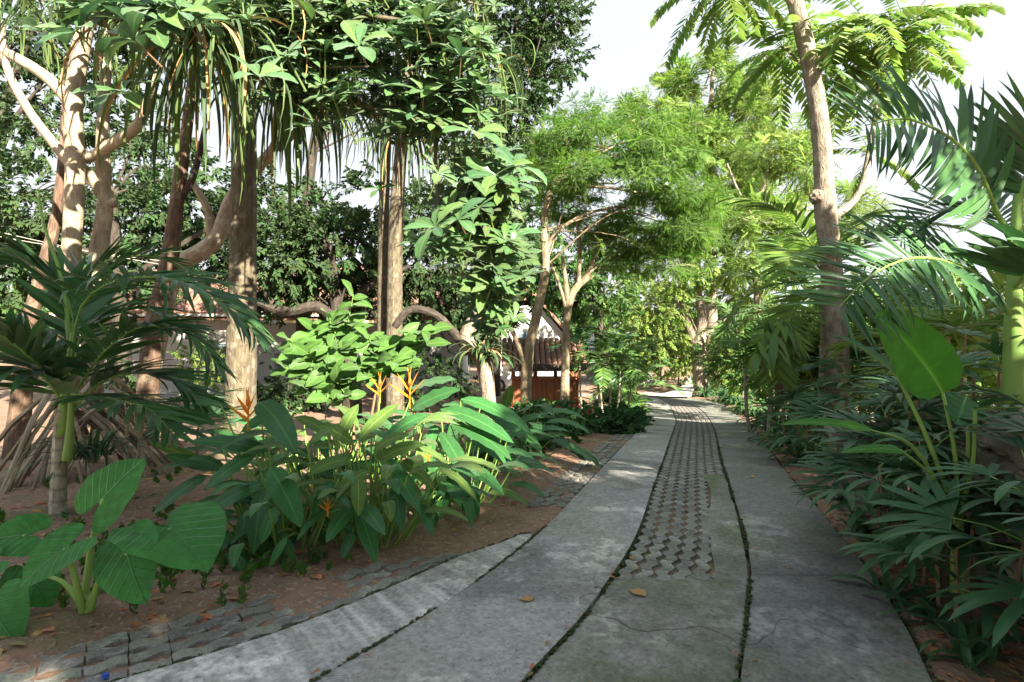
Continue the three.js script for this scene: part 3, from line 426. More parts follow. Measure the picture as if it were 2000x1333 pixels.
{ // white bungalow behind the trees on the far side of the garden
  const D = 25, z = -D, y0 = gy(D) - .05, X = px => (px - 1000) * D / F, Y = py => EYE + (666.5 - py) * D / F;
  const h = thing('bungalow', 'white-walled house with brown tiled roof behind the trunks', 'house', V(X(500), y0, z));
  const bx = (name, x0, ya, x1, yb, zf, zb, mat) => new MB().box(X(x0) - h.position.x, Y(yb) - y0, zb, X(x1) - h.position.x, Y(ya) - y0, zf).mesh(name, mat, h);
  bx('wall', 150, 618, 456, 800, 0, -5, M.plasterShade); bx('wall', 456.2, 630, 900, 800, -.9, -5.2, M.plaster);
  for (const [x0, ya, x1, yb, zf] of [[405, 665, 425, 742, .04], [424, 672, 446, 735, .04], [520, 692, 537, 728, -.86], [606, 680, 628, 735, -.86], [700, 690, 730, 735, -.86]]) { const w = bx('window', x0, ya, x1, yb, zf, zf - .12, M.darkmetal); const g = new MB(); for (let i = 0; i < 2; i++) for (let j = 0; j < 2; j++) { const a = lerp(X(x0), X(x1), (i + .08) / 2) - h.position.x, c = lerp(X(x0), X(x1), (i + .92) / 2) - h.position.x, e = lerp(Y(yb), Y(ya), (j + .06) / 2) - y0, f = lerp(Y(yb), Y(ya), (j + .94) / 2) - y0; new MB().box(a, e, zf + .003, c, f, zf + .012).mesh('pane', M.bluepane, w); } }
  bx('vent_surround', 359, 650, 375, 666, .05, -.02, M.white); bx('vent_opening', 362, 653, 371, 664, .056, .051, M.darkmetal);
  bx('downpipe', 381, 622, 385, 790, .09, .01, M.plaster); bx('plinth', 150, 772, 900, 803, .1, -5.1, M.stone);
  // roof: courses of tiles, each course a row of its own
  const rx0 = X(120) - h.position.x, rx1 = X(930) - h.position.x, e = Y(618) - y0; const n = 14; for (let k = 0; k < n; k++) { const ya = e + k * .17, zb = .7 - k * .29; const b = new MB(), w = .28; for (let x = rx0; x < rx1; x += w) b.tube([V(x + w / 2, ya, zb), V(x + w / 2, ya + .2, zb - .33)], [.13, .12], 5); b.box(rx0, ya - .2, zb - .32, rx1, ya, zb - .0); stuff(b.mesh('tile_course', M.rooftile, h)); }
  bx('gutter', 120, 615, 930, 620, .85, .72, M.plasterShade); bx('fascia', 120, 612, 930, 622, .7, .66, M.wood);
}
{ // second house, upper floor in cream with red tiles, farther off
  const D = 36, X = px => (px - 1000) * D / F, Y = py => EYE + (666.5 - py) * D / F, y0 = gy(D);
  const h = thing('cream_house', 'two-storey cream house with red tiled roof glimpsed through dark leaves', 'house', V(X(600), y0, -D));
  const bx = (name, x0, ya, x1, yb, zf, zb, mat) => new MB().box(X(x0) - h.position.x, Y(yb) - y0, zb, X(x1) - h.position.x, Y(ya) - y0, zf).mesh(name, mat, h);
  bx('wall', 520, 565, 720, 735, 0, -6, M.cream); for (let k = 0; k < 14; k++) bx('baluster', 548 + k * 4, 582, 549.5 + k * 4, 606, .35, .3, M.plaster); bx('balcony', 540, 606, 610, 611, .4, .0, M.plaster); bx('window', 630, 580, 655, 615, .03, -.05, M.bluepane);
  for (let k = 0; k < 10; k++) { const b = new MB(), y = Y(568) - y0 + k * .2, z = .9 - k * .36; b.box(X(505) - h.position.x, y, z - .36, X(740) - h.position.x, y + .09, z); b.mesh('tile_course', M.redtile, h); }
  const D2_ = 34, w = thing('gable_house', 'white gabled house with brown roof edges behind the bar hut', 'house', V((1030 - 1000) * D2_ / F, gy(D2_), -D2_)), s = D2_ / F;
  const sh = new THREE.Shape(); sh.moveTo(-75 * s, 0); sh.lineTo(75 * s, 0); sh.lineTo(75 * s, 90 * s); sh.lineTo(10 * s, 165 * s); sh.lineTo(-75 * s, 100 * s); const g = new THREE.ExtrudeGeometry(sh, { depth: 5, bevelEnabled: false }); g.translate(0, 0, -5); g.setAttribute('color', new THREE.BufferAttribute(new Float32Array(g.attributes.position.count * 3).fill(1), 3)); part('wall', g, M.plaster, w);
  for (const [xa, ya, xb, yb] of [[-82, 96, 12, 169], [12, 169, 84, 84]]) { const b = new MB().box(-Math.hypot(xb - xa, yb - ya) * s / 2, 0, -5.3, Math.hypot(xb - xa, yb - ya) * s / 2, .16, .5); const m = b.mesh('roof', M.rooftile, w); m.position.set((xa + xb) / 2 * s, (ya + yb) / 2 * s, 0); m.rotation.z = Math.atan2(yb - ya, xb - xa); }
  new MB().box(-.5, 1.6, .0, .4, 2.9, .05).mesh('window', M.bluepane, w);
  // porch with the white column
  const Dp = gD(750), p = thing('porch', 'white porch column and beam with orange board at the yard', 'porch', V((1263 - 1000) * Dp / F, gy(Dp), -Dp)), q = Dp / F;
  new MB().box(-6 * q, 0, -.25, 8 * q, 52 * q, .2).mesh('column', M.white, p); new MB().box(-9 * q, 0, -.32, 11 * q, 6 * q, .27).mesh('column_base', M.white, p);
  new MB().box(-90 * q, 52 * q, -.3, 14 * q, 58 * q, .3).mesh('beam', M.wood, p); new MB().box(-4 * q, 58 * q, -.1, 3 * q, 88 * q, .05).mesh('orange_board', M.sign, p);
  const rb = new MB().box(-110 * q, 0, -4, 5 * q, .12, 1.2).mesh('roof', M.plaster, p); rb.position.set(0, 66 * q, 0); rb.rotation.x = .25; new MB().box(-100 * q, 0, -4, -8 * q, 40 * q, -3.7).mesh('wall', M.plaster, p);
}
{ // the bar hut: planked counter, top, posts, tiled roof
  const D = gD(797), s = D / F, base = V((1065 - 1000) * s, gy(D), -D), o = thing('bar_counter', 'dark red wooden bar counter of upright planks under a small roof', 'bar', base);
  const n = 15, x0 = -64 * s, x1 = 64 * s; for (let k = 0; k < n; k++) { const a = lerp(x0, x1, k / n) + .006, b = lerp(x0, x1, (k + 1) / n) - .006; const m = new MB().box(a, .06, -.03, b, 56 * s, .0 + (k % 3) * .004).mesh('plank', M.wood, o); }
  new MB().box(x0, 0, -.62, x1, .06, -.01).mesh('plinth', M.barkDark, o); new MB().box(x0 + .05, .06, -.08, x1 - .05, 56 * s, -.035).mesh('back_panel', M.wood, o); new MB().box(x0 - .06, 56 * s, -.7, x1 + .06, 60 * s, .14).mesh('counter_top', M.wood, o);
  for (let k = 0; k < 5; k++) for (const x of [x0, x1 - .05]) new MB().box(x, .06, -.1 - k * .12, x + .05, 56 * s, -.005 - k * .12 - .01).mesh('plank', M.wood, o);
  for (const [x, z] of [[-62, -.1], [62, -.1], [-62, -1.9], [62, -1.9], [-18, -.5], [22, -.5]]) new MB().box(x * s - .07, x * x > 900 ? 0 : 60 * s, z - .07, x * s + .07, 88 * s, z + .07).mesh('post', M.wood, o);
  for (const [sg, nm] of [[1, 'roof_slope'], [-1, 'roof_slope']]) for (let k = 0; k < 7; k++) { const z = -1 + sg * (1.75 - k * .25), y = 84 * s + k * .13; const b = new MB(), w = .2; for (let x = -80 * s; x < 76 * s; x += w) b.tube([V(x, y, z + sg * .03), V(x, y + .15, z - sg * .28)], [.1, .09], 5); b.box(-80 * s, y - .16, Math.min(z, z - sg * .26), 78 * s, y + .01, Math.max(z, z - sg * .26)); stuff(b.mesh('tile_course', M.rooftile, o)); }
  new MB().box(-70 * s, 84 * s, -1.05, 70 * s, 92 * s, -.95).mesh('ridge_beam', M.wood, o); new MB().box(-82 * s, 84 * s - .2, .76, 80 * s, 84 * s + .06, .86).mesh('fascia', M.barkDark, o);
}
{ // white car in the yard
  const D = 27.5, c = thing('parked_car', 'white saloon car parked in the yard behind the bar counter', 'car', V((1030 - 1000) * D / F, gy(D), -D)); c.rotation.y = .12;
  const prof = [[-2.15, .35], [-2.2, .62], [-2.05, .82], [-1.1, .95], [-.55, 1.36], [.15, 1.47], [.95, 1.42], [1.6, 1.02], [2.1, .95], [2.2, .6], [2.12, .32]], sh = new THREE.Shape(); prof.forEach((p, k) => k ? sh.lineTo(p[0], p[1]) : sh.moveTo(p[0], p[1]));
  const g = new THREE.ExtrudeGeometry(sh, { depth: 1.5, bevelEnabled: true, bevelSize: .09, bevelThickness: .1, bevelSegments: 3 }); g.translate(0, 0, -1.5); g.setAttribute('color', new THREE.BufferAttribute(new Float32Array(g.attributes.position.count * 3).fill(1), 3)); part('body', g, M.carpaint, c);
  for (const pts of [[[-1.0, .98], [-.5, 1.33], [.12, 1.4], [.12, .98]], [[.2, .98], [.2, 1.4], [.9, 1.36], [1.4, 1.02]]]) { const w = new THREE.Shape(); pts.forEach((p, k) => k ? w.lineTo(p[0], p[1]) : w.moveTo(p[0], p[1])); const q = new THREE.ExtrudeGeometry(w, { depth: .02, bevelEnabled: false }); q.translate(0, 0, .1); part('window', q, M.pane, c); }
  for (const x of [-1.4, 1.35]) for (const z of [.06, -1.56]) { const w = new THREE.Group(); w.name = 'wheel'; w.position.set(x, .32, z); c.add(w); const t = new THREE.CylinderGeometry(.32, .32, .2, 20); t.rotateX(Math.PI / 2); part('tyre', t, M.rubber.clone(), w).material.vertexColors = false; const q = new THREE.CylinderGeometry(.19, .19, .21, 14); q.rotateX(Math.PI / 2); const rm = part('rim', q, M.wire.clone(), w); rm.material.vertexColors = false; }
  new MB().box(-2.28, .62, -.1, -2.1, .75, .05).mesh('headlight', M.bluepane, c); new MB().box(2.15, .66, -.1, 2.3, .8, .05).mesh('tail_light', M.sign, c);
}
// ---------------------------------------------------------------- crown pieces
const CL = { dark: clumpBroad(1, 18, .17, .04, .5), mid: clumpBroad(2, 20, .13, .035, .45), big: clumpBroad(3, 14, .26, .065, .6), small: clumpBroad(4, 22, .075, .022, .32), fine: clumpPinn(5, 7, .34, 13, .05, .011), pin: clumpPinn(6, 7, .75, 10, .19, .03), far: clumpBroad(7, 16, .3, .09, .8), ros: clumpRosette(8, 8, .24, .042) };
// far wood that closes the view
{ const lobes = [], r = rng(3); for (let k = 0; k < 46; k++) { const a = lerp(-1.25, 1.15, k / 45), D = 52 + r() * 14, x = Math.tan(clamp(a, -1.1, 1.1)) * D; lobes.push([V(x, gy(D) + 2.2 + r() * (x < 4 ? 3 : 1.2), -D), 3.2, 2.6 + r() * (x < 4 ? 2.2 : .8), 2.5, 110]); }
  const w = instanced('far_wood', CL.far, M.mid, scatter(lobes, 9, 2.1, .35, .8, .2), scene); w.userData = { kind: 'stuff', label: 'far green belt of trees closing the view', category: 'trees' }; }
// sunlit trees beyond the bend
tree({ name: 'feather_leaved_tree', label: 'tall sunlit tree with feathery pale leaves reaching highest beyond the bend', seed: 21, bark: M.barkPale, trunk: path3(33, 9, [[1388, 762, 33, 14], [1390, 600, 33, 11], [1386, 420], [1388, 260, 33, 6], [1392, 130, 33, 3]]), geo: CL.pin, mat: M.pinn, size: 1.0, gap: .40,
  lobes: [lobe(1390, 160, 33, 75, 55, 2, 130), lobe(1300, 215, 33, 70, 50, 2, 120), lobe(1465, 225, 33, 70, 55, 2, 120), lobe(1350, 270, 32, 90, 50, 2, 130), lobe(1440, 310, 32, 85, 55, 2.2, 130), lobe(1400, 390, 32, 80, 50, 2, 90), lobe(1500, 370, 33, 65, 60, 2, 100), lobe(1240, 235, 34, 50, 45, 2, 70), lobe(1330, 160, 34, 45, 35, 2, 50), lobe(1480, 160, 34, 45, 35, 2, 50)] });
tree({ name: 'feather_leaved_tree', label: 'smaller sunlit feathery tree whose crown fills the gap beside the leaning trunk', seed: 22, bark: M.barkPale, trunk: path3(27, 6, [[1490, 800, 27, 8], [1480, 600], [1475, 450, 27, 5], [1500, 330, 27, 3]]), geo: CL.pin, mat: M.pinn, size: .85, gap: .4, limbs: [path3(27, 3, [[1478, 440, 27, 4], [1445, 380, 27, 3], [1420, 320, 27, 2]]), path3(27, 3, [[1480, 520, 27, 4], [1520, 430, 27, 3], [1560, 380, 27, 2]])],
  lobes: [lobe(1500, 300, 27, 60, 50, 1.5, 70), lobe(1560, 330, 27, 55, 60, 1.5, 80), lobe(1450, 430, 26, 70, 45, 1.5, 80), lobe(1550, 450, 26, 60, 50, 1.5, 70), lobe(1480, 520, 26, 60, 40, 1.5, 60), lobe(1660, 420, 28, 70, 60, 1.6, 80), lobe(1590, 250, 28, 35, 40, 1.5, 30)] });
tree({ name: 'forked_tree', label: 'thick pale forked trunk lit by the sun at the bend', seed: 23, bark: M.barkPale, sides: 14, boughs: .6, trunk: path3(28, 13, [[1372, 770, 28, 16], [1366, 700, 28, 14], [1365, 655, 28, 14]]), limbs: [path3(28, 9, [[1361, 680, 28, 10], [1344, 635, 28, 7], [1332, 585, 28, 6], [1328, 530, 28, 4]]), path3(28, 9, [[1367, 668, 28, 11], [1371, 610, 28, 9], [1362, 555, 28, 6], [1368, 480, 28, 4]]), path3(28, 7, [[1371, 665, 28, 8], [1395, 640, 28, 6], [1432, 605, 28, 4], [1470, 560, 28, 3]]), path3(28, 4, [[1336, 610, 28, 4], [1310, 575, 28, 3], [1285, 560, 28, 2]])],
  geo: CL.mid, mat: M.bright, size: 1.25, gap: .42, lobes: [lobe(1270, 600, 27, 70, 45, 1.6, 200), lobe(1310, 530, 27, 70, 50, 1.6, 200), lobe(1400, 510, 27.5, 80, 55, 1.6, 220), lobe(1225, 560, 28, 60, 50, 1.6, 160), lobe(1285, 655, 29, 60, 35, 1.4, 130), lobe(1450, 560, 28, 60, 50, 1.5, 150), lobe(1360, 440, 28, 70, 40, 1.5, 140), lobe(1200, 640, 30, 50, 40, 1.4, 90), lobe(1320, 600, 30, 60, 40, 1.4, 110), lobe(1420, 640, 30, 60, 35, 1.4, 120), lobe(1180, 560, 28, 60, 40, 1.5, 120)] });
for (const [k, px, py, D, h, w, lab] of [[0, 1325, 735, 31, 70, 50, 'sunlit yellow-green shrub at the end of the yard beside the ramp'], [1, 1230, 725, 30, 60, 45, 'shaded green shrub behind the white porch column'], [2, 1290, 720, 33, 85, 45, 'slim dark shrub between column and forked tree'], [3, 1400, 720, 27, 60, 50, 'round sunlit shrub right of the forked trunk'], [4, 1445, 735, 20, 55, 55, 'sunlit shrub behind the farther border palm'], [5, 1500, 745, 16, 60, 60, 'green shrub filling the gap between the border palms'], [6, 1580, 770, 12, 60, 60, 'sunlit shrub at the foot of the leaning trunk'], [7, 1460, 690, 24, 60, 60, 'tall green shrub behind the border right of the ramp']]) {
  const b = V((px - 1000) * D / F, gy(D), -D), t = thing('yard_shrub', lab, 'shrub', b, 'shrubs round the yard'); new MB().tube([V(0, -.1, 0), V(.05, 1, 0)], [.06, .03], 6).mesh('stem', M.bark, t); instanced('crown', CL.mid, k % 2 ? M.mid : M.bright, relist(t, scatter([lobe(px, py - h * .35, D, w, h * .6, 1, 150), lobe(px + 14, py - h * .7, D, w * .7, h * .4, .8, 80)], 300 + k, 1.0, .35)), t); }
// dense dark trees behind the garden on the left
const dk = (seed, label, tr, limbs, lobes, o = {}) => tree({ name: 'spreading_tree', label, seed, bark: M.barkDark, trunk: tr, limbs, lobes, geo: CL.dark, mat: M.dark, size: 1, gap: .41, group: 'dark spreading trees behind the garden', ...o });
dk(31, 'dark spreading tree with low crooked limbs seen between the two big trunks', path3(17, 16, [[690, 830, 17, 20], [680, 700, 17, 17], [660, 610, 17, 13], [640, 480, 17, 9]]), [path3(16.5, 9, [[668, 640, 16.5, 12], [620, 600, 16.5, 11], [560, 610, 16.5, 10], [500, 590, 16.5, 6]]), path3(16.5, 6, [[540, 612, 16.5, 8], [520, 560, 16.5, 6], [560, 520, 16.5, 4]]), path3(17, 7, [[670, 610, 17, 9], [720, 560, 17, 6], [800, 520, 17, 4]])],
  [lobe(560, 500, 17, 110, 70, 1.8, 330), lobe(680, 480, 17.5, 110, 70, 1.8, 330), lobe(600, 420, 18, 100, 50, 1.6, 190), lobe(820, 520, 18, 90, 80, 1.6, 300), lobe(860, 430, 19, 90, 60, 1.5, 230), lobe(520, 570, 18, 70, 40, 1.2, 120), lobe(880, 590, 19, 70, 40, 1.2, 130), lobe(520, 390, 18.5, 80, 60, 1.5, 130), lobe(740, 390, 18.5, 80, 60, 1.5, 120), lobe(620, 560, 19, 90, 50, 1.4, 200), lobe(760, 580, 19, 80, 50, 1.4, 190)]);
dk(32, 'dark leafy tree filling the view behind the pale pandanus stems', path3(16, 14, [[250, 850, 16, 18], [240, 700, 16, 15], [225, 500, 16, 11], [220, 380, 16, 7]]), [path3(16, 6, [[232, 560, 16, 8], [320, 500, 16, 6], [400, 450, 16, 4]]), path3(16, 6, [[228, 520, 16, 8], [120, 470, 16, 6], [40, 440, 16, 4]])],
  [lobe(60, 380, 16, 110, 60, 1.6, 170), lobe(160, 450, 16.5, 110, 60, 1.6, 210), lobe(330, 420, 17, 110, 70, 1.6, 260), lobe(400, 360, 18, 80, 50, 1.5, 150), lobe(60, 520, 17, 110, 70, 1.5, 260), lobe(250, 530, 17, 90, 50, 1.5, 190), lobe(-60, 460, 17, 90, 120, 1.5, 260), lobe(420, 500, 18, 70, 60, 1.4, 170), lobe(90, 260, 18, 120, 60, 1.5, 140), lobe(300, 330, 18.5, 90, 60, 1.5, 130), lobe(250, 250, 19, 80, 60, 1.5, 110)]);
dk(33, 'bushy tree behind the bar hut, bare twigs among its leaves', path3(23, 9, [[1180, 790, 23, 12], [1170, 650, 23, 10], [1160, 540, 23, 7], [1150, 440, 23, 4]]), [path3(22, 5, [[1165, 600, 22, 7], [1060, 590, 22, 6], [960, 600, 22, 4]])],
  [lobe(1000, 520, 22, 90, 70, 1.6, 280), lobe(1100, 540, 22, 90, 70, 1.6, 280), lobe(1180, 570, 22.5, 70, 60, 1.4, 190), lobe(1040, 430, 23, 90, 60, 1.6, 230), lobe(960, 430, 23, 70, 70, 1.4, 190), lobe(1190, 480, 23, 60, 60, 1.4, 150), lobe(950, 600, 22, 60, 40, 1.2, 110)], { mat: M.mid });
dk(34, 'tall dark round-crowned tree rising against the white sky at top centre', path3(25, 14, [[960, 800, 25, 18], [965, 600, 25, 15], [980, 350, 25, 12], [1000, 150, 25, 7], [1010, 20, 25, 4]]), [], [lobe(1050, 20, 25, 85, 75, 2, 330), lobe(1085, 90, 25, 55, 55, 1.7, 170), lobe(990, 60, 25.5, 70, 80, 2, 230), lobe(1030, 160, 25, 70, 50, 1.7, 190), lobe(990, 230, 25, 55, 60, 1.6, 170), lobe(1060, 250, 25, 45, 35, 1.4, 100), lobe(960, -60, 25, 110, 80, 2.2, 260), lobe(1090, -70, 25, 70, 70, 2, 170), lobe(1010, 330, 25, 50, 50, 1.5, 130)], { geo: CL.mid, size: 1.35, gap: .42, group: undefined });
dk(35, 'dark tree crown behind the hanging strap leaves at upper centre', path3(20, 12, [[600, 830, 20, 14], [590, 600, 20, 12], [610, 300, 20, 9], [650, 100, 20, 5]]), [], [lobe(560, 60, 20, 120, 90, 1.8, 260), lobe(720, 40, 20, 120, 100, 1.8, 280), lobe(860, 30, 20, 100, 90, 1.8, 250), lobe(640, 170, 20, 100, 60, 1.6, 150), lobe(820, 160, 20, 90, 70, 1.6, 190), lobe(900, 260, 20, 70, 70, 1.5, 170), lobe(430, 80, 20, 100, 80, 1.6, 200)]);
dk(36, 'dark tree crown above the pandanus in the top corner', path3(19, 12, [[-120, 860, 19, 15], [-80, 600, 19, 12], [-20, 300, 19, 9], [60, 60, 19, 5]]), [], [lobe(40, 60, 19, 130, 90, 1.8, 280), lobe(180, 130, 19, 110, 80, 1.8, 260), lobe(-60, 180, 19, 110, 90, 1.8, 260), lobe(270, 20, 19, 110, 80, 1.8, 240), lobe(20, 230, 19, 90, 50, 1.5, 120), lobe(-160, 330, 19, 110, 130, 1.8, 260)]);
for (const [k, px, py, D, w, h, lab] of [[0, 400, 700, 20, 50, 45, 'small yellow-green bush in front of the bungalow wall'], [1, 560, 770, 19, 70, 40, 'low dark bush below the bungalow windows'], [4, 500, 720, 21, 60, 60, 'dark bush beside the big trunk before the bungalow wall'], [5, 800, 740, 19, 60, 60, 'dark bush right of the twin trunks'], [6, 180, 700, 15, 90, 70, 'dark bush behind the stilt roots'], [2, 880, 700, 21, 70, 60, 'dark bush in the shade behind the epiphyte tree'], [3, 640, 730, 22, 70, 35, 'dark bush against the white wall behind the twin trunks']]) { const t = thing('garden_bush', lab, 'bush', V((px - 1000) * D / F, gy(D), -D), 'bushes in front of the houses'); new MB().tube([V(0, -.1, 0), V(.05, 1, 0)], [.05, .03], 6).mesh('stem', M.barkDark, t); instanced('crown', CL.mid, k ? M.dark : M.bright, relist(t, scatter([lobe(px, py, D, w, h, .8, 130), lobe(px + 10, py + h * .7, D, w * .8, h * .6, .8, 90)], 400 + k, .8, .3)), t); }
// fine-leaved trees in front of the bar
{
  const fl = (seed, label, tr, limbs, lobes, n) => tree({ name: 'fine_leaved_tree', label, seed, bark: M.barkTan, trunk: tr, limbs, lobes, geo: CL.fine, mat: M.fine, size: .9, gap: .41, tint: .26, out: .9, boughs: .7, group: 'slender fine-leaved trees' });
  fl(41, 'slender forked tree with bright fine leaves, its pale bent trunk before the bar', path3(15, 10, [[1028, 830, 15, 13], [1028, 740, 15, 11], [1034, 680, 15, 10], [1052, 600, 15, 9], [1066, 520, 15, 8], [1062, 450, 15, 7], [1076, 370, 15, 6], [1110, 320, 15, 5]]), [path3(15, 6, [[1030, 722, 15, 7], [1012, 672, 15, 5.5], [990, 625, 15, 4]]), path3(15, 4, [[1064, 500, 15, 5], [1082, 460, 15, 4], [1140, 420, 15, 3], [1230, 400, 15, 2]]), path3(15, 4, [[1075, 375, 15, 5], [1150, 325, 14.6, 3], [1240, 290, 14.6, 2]]), path3(15, 4, [[1085, 372, 15, 4], [1170, 365, 14.4, 3], [1290, 385, 14.4, 2]])],
    [lobe(1190, 290, 15, 130, 24, 1.6, 220), lobe(1100, 270, 15.5, 90, 26, 1.5, 150), lobe(1290, 310, 14.6, 110, 22, 1.6, 200), lobe(1230, 245, 15.5, 100, 22, 1.5, 130), lobe(1080, 350, 15.8, 85, 28, 1.4, 140), lobe(1200, 360, 14.6, 150, 24, 1.7, 230), lobe(1320, 390, 14.5, 95, 26, 1.4, 190), lobe(1345, 455, 14.8, 80, 24, 1.3, 120), lobe(1330, 520, 15, 60, 20, 1.1, 70), lobe(1130, 330, 14.2, 60, 18, 1.0, 60), lobe(1150, 225, 16, 60, 18, 1.3, 50), lobe(1270, 265, 15, 100, 20, 1.3, 120), lobe(1060, 300, 16.5, 60, 40, 1.2, 80)]);
  fl(42, 'second slender tree with forked upright branches, in front of the end of the bar', path3(16, 8, [[1102, 820, 16, 10], [1104, 720, 16, 8], [1108, 620, 16, 7], [1120, 570, 16, 7], [1150, 535, 16, 6], [1166, 480, 16, 4], [1178, 420, 16, 3]]), [path3(16, 4, [[1110, 610, 16, 6], [1106, 560, 16, 5], [1098, 500, 16, 3]]), path3(16, 4, [[1130, 560, 16, 5], [1132, 480, 16, 4], [1126, 420, 16, 3]]), path3(16, 3, [[1105, 600, 16, 4], [1090, 550, 16, 3], [1072, 505, 16, 2]])],
    [lobe(1250, 480, 16, 120, 22, 1.5, 190), lobe(1340, 470, 16, 80, 26, 1.3, 160), lobe(1170, 445, 16.5, 110, 24, 1.5, 160), lobe(1280, 425, 16.5, 120, 24, 1.5, 180), lobe(1110, 410, 16.5, 80, 24, 1.3, 100), lobe(1360, 420, 17, 60, 30, 1.2, 100), lobe(1220, 520, 16.5, 70, 22, 1.2, 80)]);
}
// ---------------------------------------------------------------- left of the drive
// broad-leaved tree with leaf rosettes
{
  const D = 9.6, t = thing('rosette_tree', 'tall straight grey-brown trunk with leaf-shadow patches under a large-leaved crown', 'tree', V((470 - 1000) * D / F, gy(D) - .1, -D));
  trunk(t, 'trunk', path3(D, 25, [[468, 905, D, 36], [468, 850, D, 30], [471, 700, D, 28], [474, 500, D, 24.5], [476, 300, D, 23], [474, 100, D, 22], [470, -80, D, 20], [475, -300, D, 15]]), M.bark, 30, 16, .03, 51);
  // boughs reach towards the viewer; rosettes of leaves sit on their twigs
  const r = rng(52), spots = [], main = [[[476, 60, 9.6], [560, 40, 8], [700, 30, 7], [860, 60, 6.8], [960, 120, 7]], [[476, 20, 9.6], [440, -20, 7.5], [360, 10, 6], [270, 60, 5]], [[474, 150, 9.6], [560, 150, 8.2], [650, 190, 7.2], [760, 220, 7], [860, 260, 7]], [[860, 60, 6.8], [920, 200, 6.9], [950, 330, 7], [955, 450, 7.2], [940, 560, 7.4]], [[476, 80, 9.6], [540, 110, 8], [620, 130, 7], [720, 130, 6.6]], [[475, 0, 9.6], [580, -40, 8], [760, -30, 7.2], [940, 10, 7]], [[860, 200, 6.9], [850, 330, 6.7], [860, 430, 6.6]], [[476, 100, 9.6], [500, 130, 8], [510, 160, 7]]];
  main.forEach((q, k) => { const pts = q.map(a => P(...a)); stemTo(t, 'bough', pts, k < 3 || k == 5 ? .055 : .03, .012, M.bark, 14, 7); });
  const reg = [[700, 60, 7.4, 210, 90, 150, 1], [860, 90, 7, 120, 100, 100, 1], [640, 170, 7.4, 150, 80, 80, 1], [560, 60, 8, 120, 80, 80, 1], [900, 200, 7, 100, 80, 70, 1], [800, 220, 7.2, 110, 70, 60, 1], [950, 340, 7.1, 70, 60, 44, 1], [935, 430, 7.1, 85, 60, 50, 1], [965, 520, 7.3, 65, 60, 44, 1], [880, 470, 6.8, 60, 40, 10, 1], [965, 610, 7.6, 50, 50, 26, 1], [440, 20, 7, 110, 40, 18, 1], [250, 20, 5.4, 190, 40, 30, 1], [650, -30, 7.6, 400, 60, 140, 1], [420, 60, 8.5, 140, 60, 50, 1], [960, 400, 7.4, 60, 110, 40, 1]];
  const hand = [[262, 78, 4.4, 1.35], [150, 62, 4.5, 1.3], [240, 180, 4.9, 1.15], [375, 35, 4.9, 1.25], [505, 150, 5.6, 1.4], [400, 12, 5.2, 1.2], [80, 60, 4.8, 1.1], [650, 190, 6.2, 1.3], [700, 90, 6, 1.3], [560, 110, 6.2, 1.3], [830, 40, 6, 1.3], [900, 110, 6, 1.3], [930, 260, 6.2, 1.3], [980, 370, 6.4, 1.3], [985, 470, 6.5, 1.3], [960, 560, 6.6, 1.3], [850, 445, 5.9, 1.4], [895, 430, 5.9, 1.35], [855, 340, 6.2, 1.25], [820, 470, 6.2, 1.15], [590, 250, 6.8, .9], [740, 370, 7, .9], [905, 520, 6.6, 1.1], [310, 95, 5, .9], [95, 70, 5.2, .9]];
  for (const [x, y, d, s] of hand) spots.push([P(x, y, d), s]);
  for (const [x, y, d, rx, ry, n] of reg) for (let k = 0; k < n; k++) spots.push([P(x + (r() + r() - 1) * rx, y + (r() + r() - 1) * ry, d + (r() - .5) * 1.6), .7 + r() * .75]);
  const LV = [0, 1, 2, 3].map(k => leafGeo(1, .185, OBOV, .1, .35 + .25 * k, { n: 7, m: 2, fold: .2, wave: .012, wf: 3, ph: k })), mats = [0, 1, 2, 3, 4].map(k => { const m = M.rosette.clone(); const e = [1, 1.25, .8, 1.1, .9][k]; m.color.multiply(new THREE.Color().setRGB(e * [1, 1.25, .85, 1, 1.1][k], e, e * [1, .8, 1.25, 1.15, 1][k])); return m; });
  spots.sort((a, b) => (-b[0].z / b[1]) - (-a[0].z / a[1])).reverse(); let n = 0; const rest = [];
  for (const [p, s] of spots) { const ax = V(r() - .5, .55 + r() * .7, .35 + r() * .5).normalize(), tw = loc(t, p);
    if (n < 300) { const k0 = 6 + Math.floor(r() * 3), x = V(0, 1, 0).cross(ax).normalize(), y = ax.clone().cross(x); new MB().tube([tw.clone().addScaledVector(ax, -.22).add(V(0, .06, -.1)), tw], [.009, .006], 5).mesh('twig', M.brownStem, t);
      for (let k = 0; k < k0; k++) { const a = k / k0 * 6.283 + r() * .4, el = .05 + r() * .55, d = x.clone().multiplyScalar(Math.cos(a) * Math.cos(el)).addScaledVector(y, Math.sin(a) * Math.cos(el)).addScaledVector(ax, Math.sin(el)); const L = .29 * s * (.55 + .7 * r()); place(part('leaf', LV[Math.floor(r() * 4)], mats[Math.floor(r() * 5)], t), basis(tw, d, ax.clone().add(rv(r, .25)), L)); n++; } }
    else { const e = .8 + .5 * r(); rest.push({ M: basis(tw, ax, rv(r), s * (.9 + .3 * r())), c: [e * (.9 + .5 * r()), e, e * (.7 + .6 * r())] }); } }
  instanced('foliage', CL.ros, M.rosette, rest, t);
}
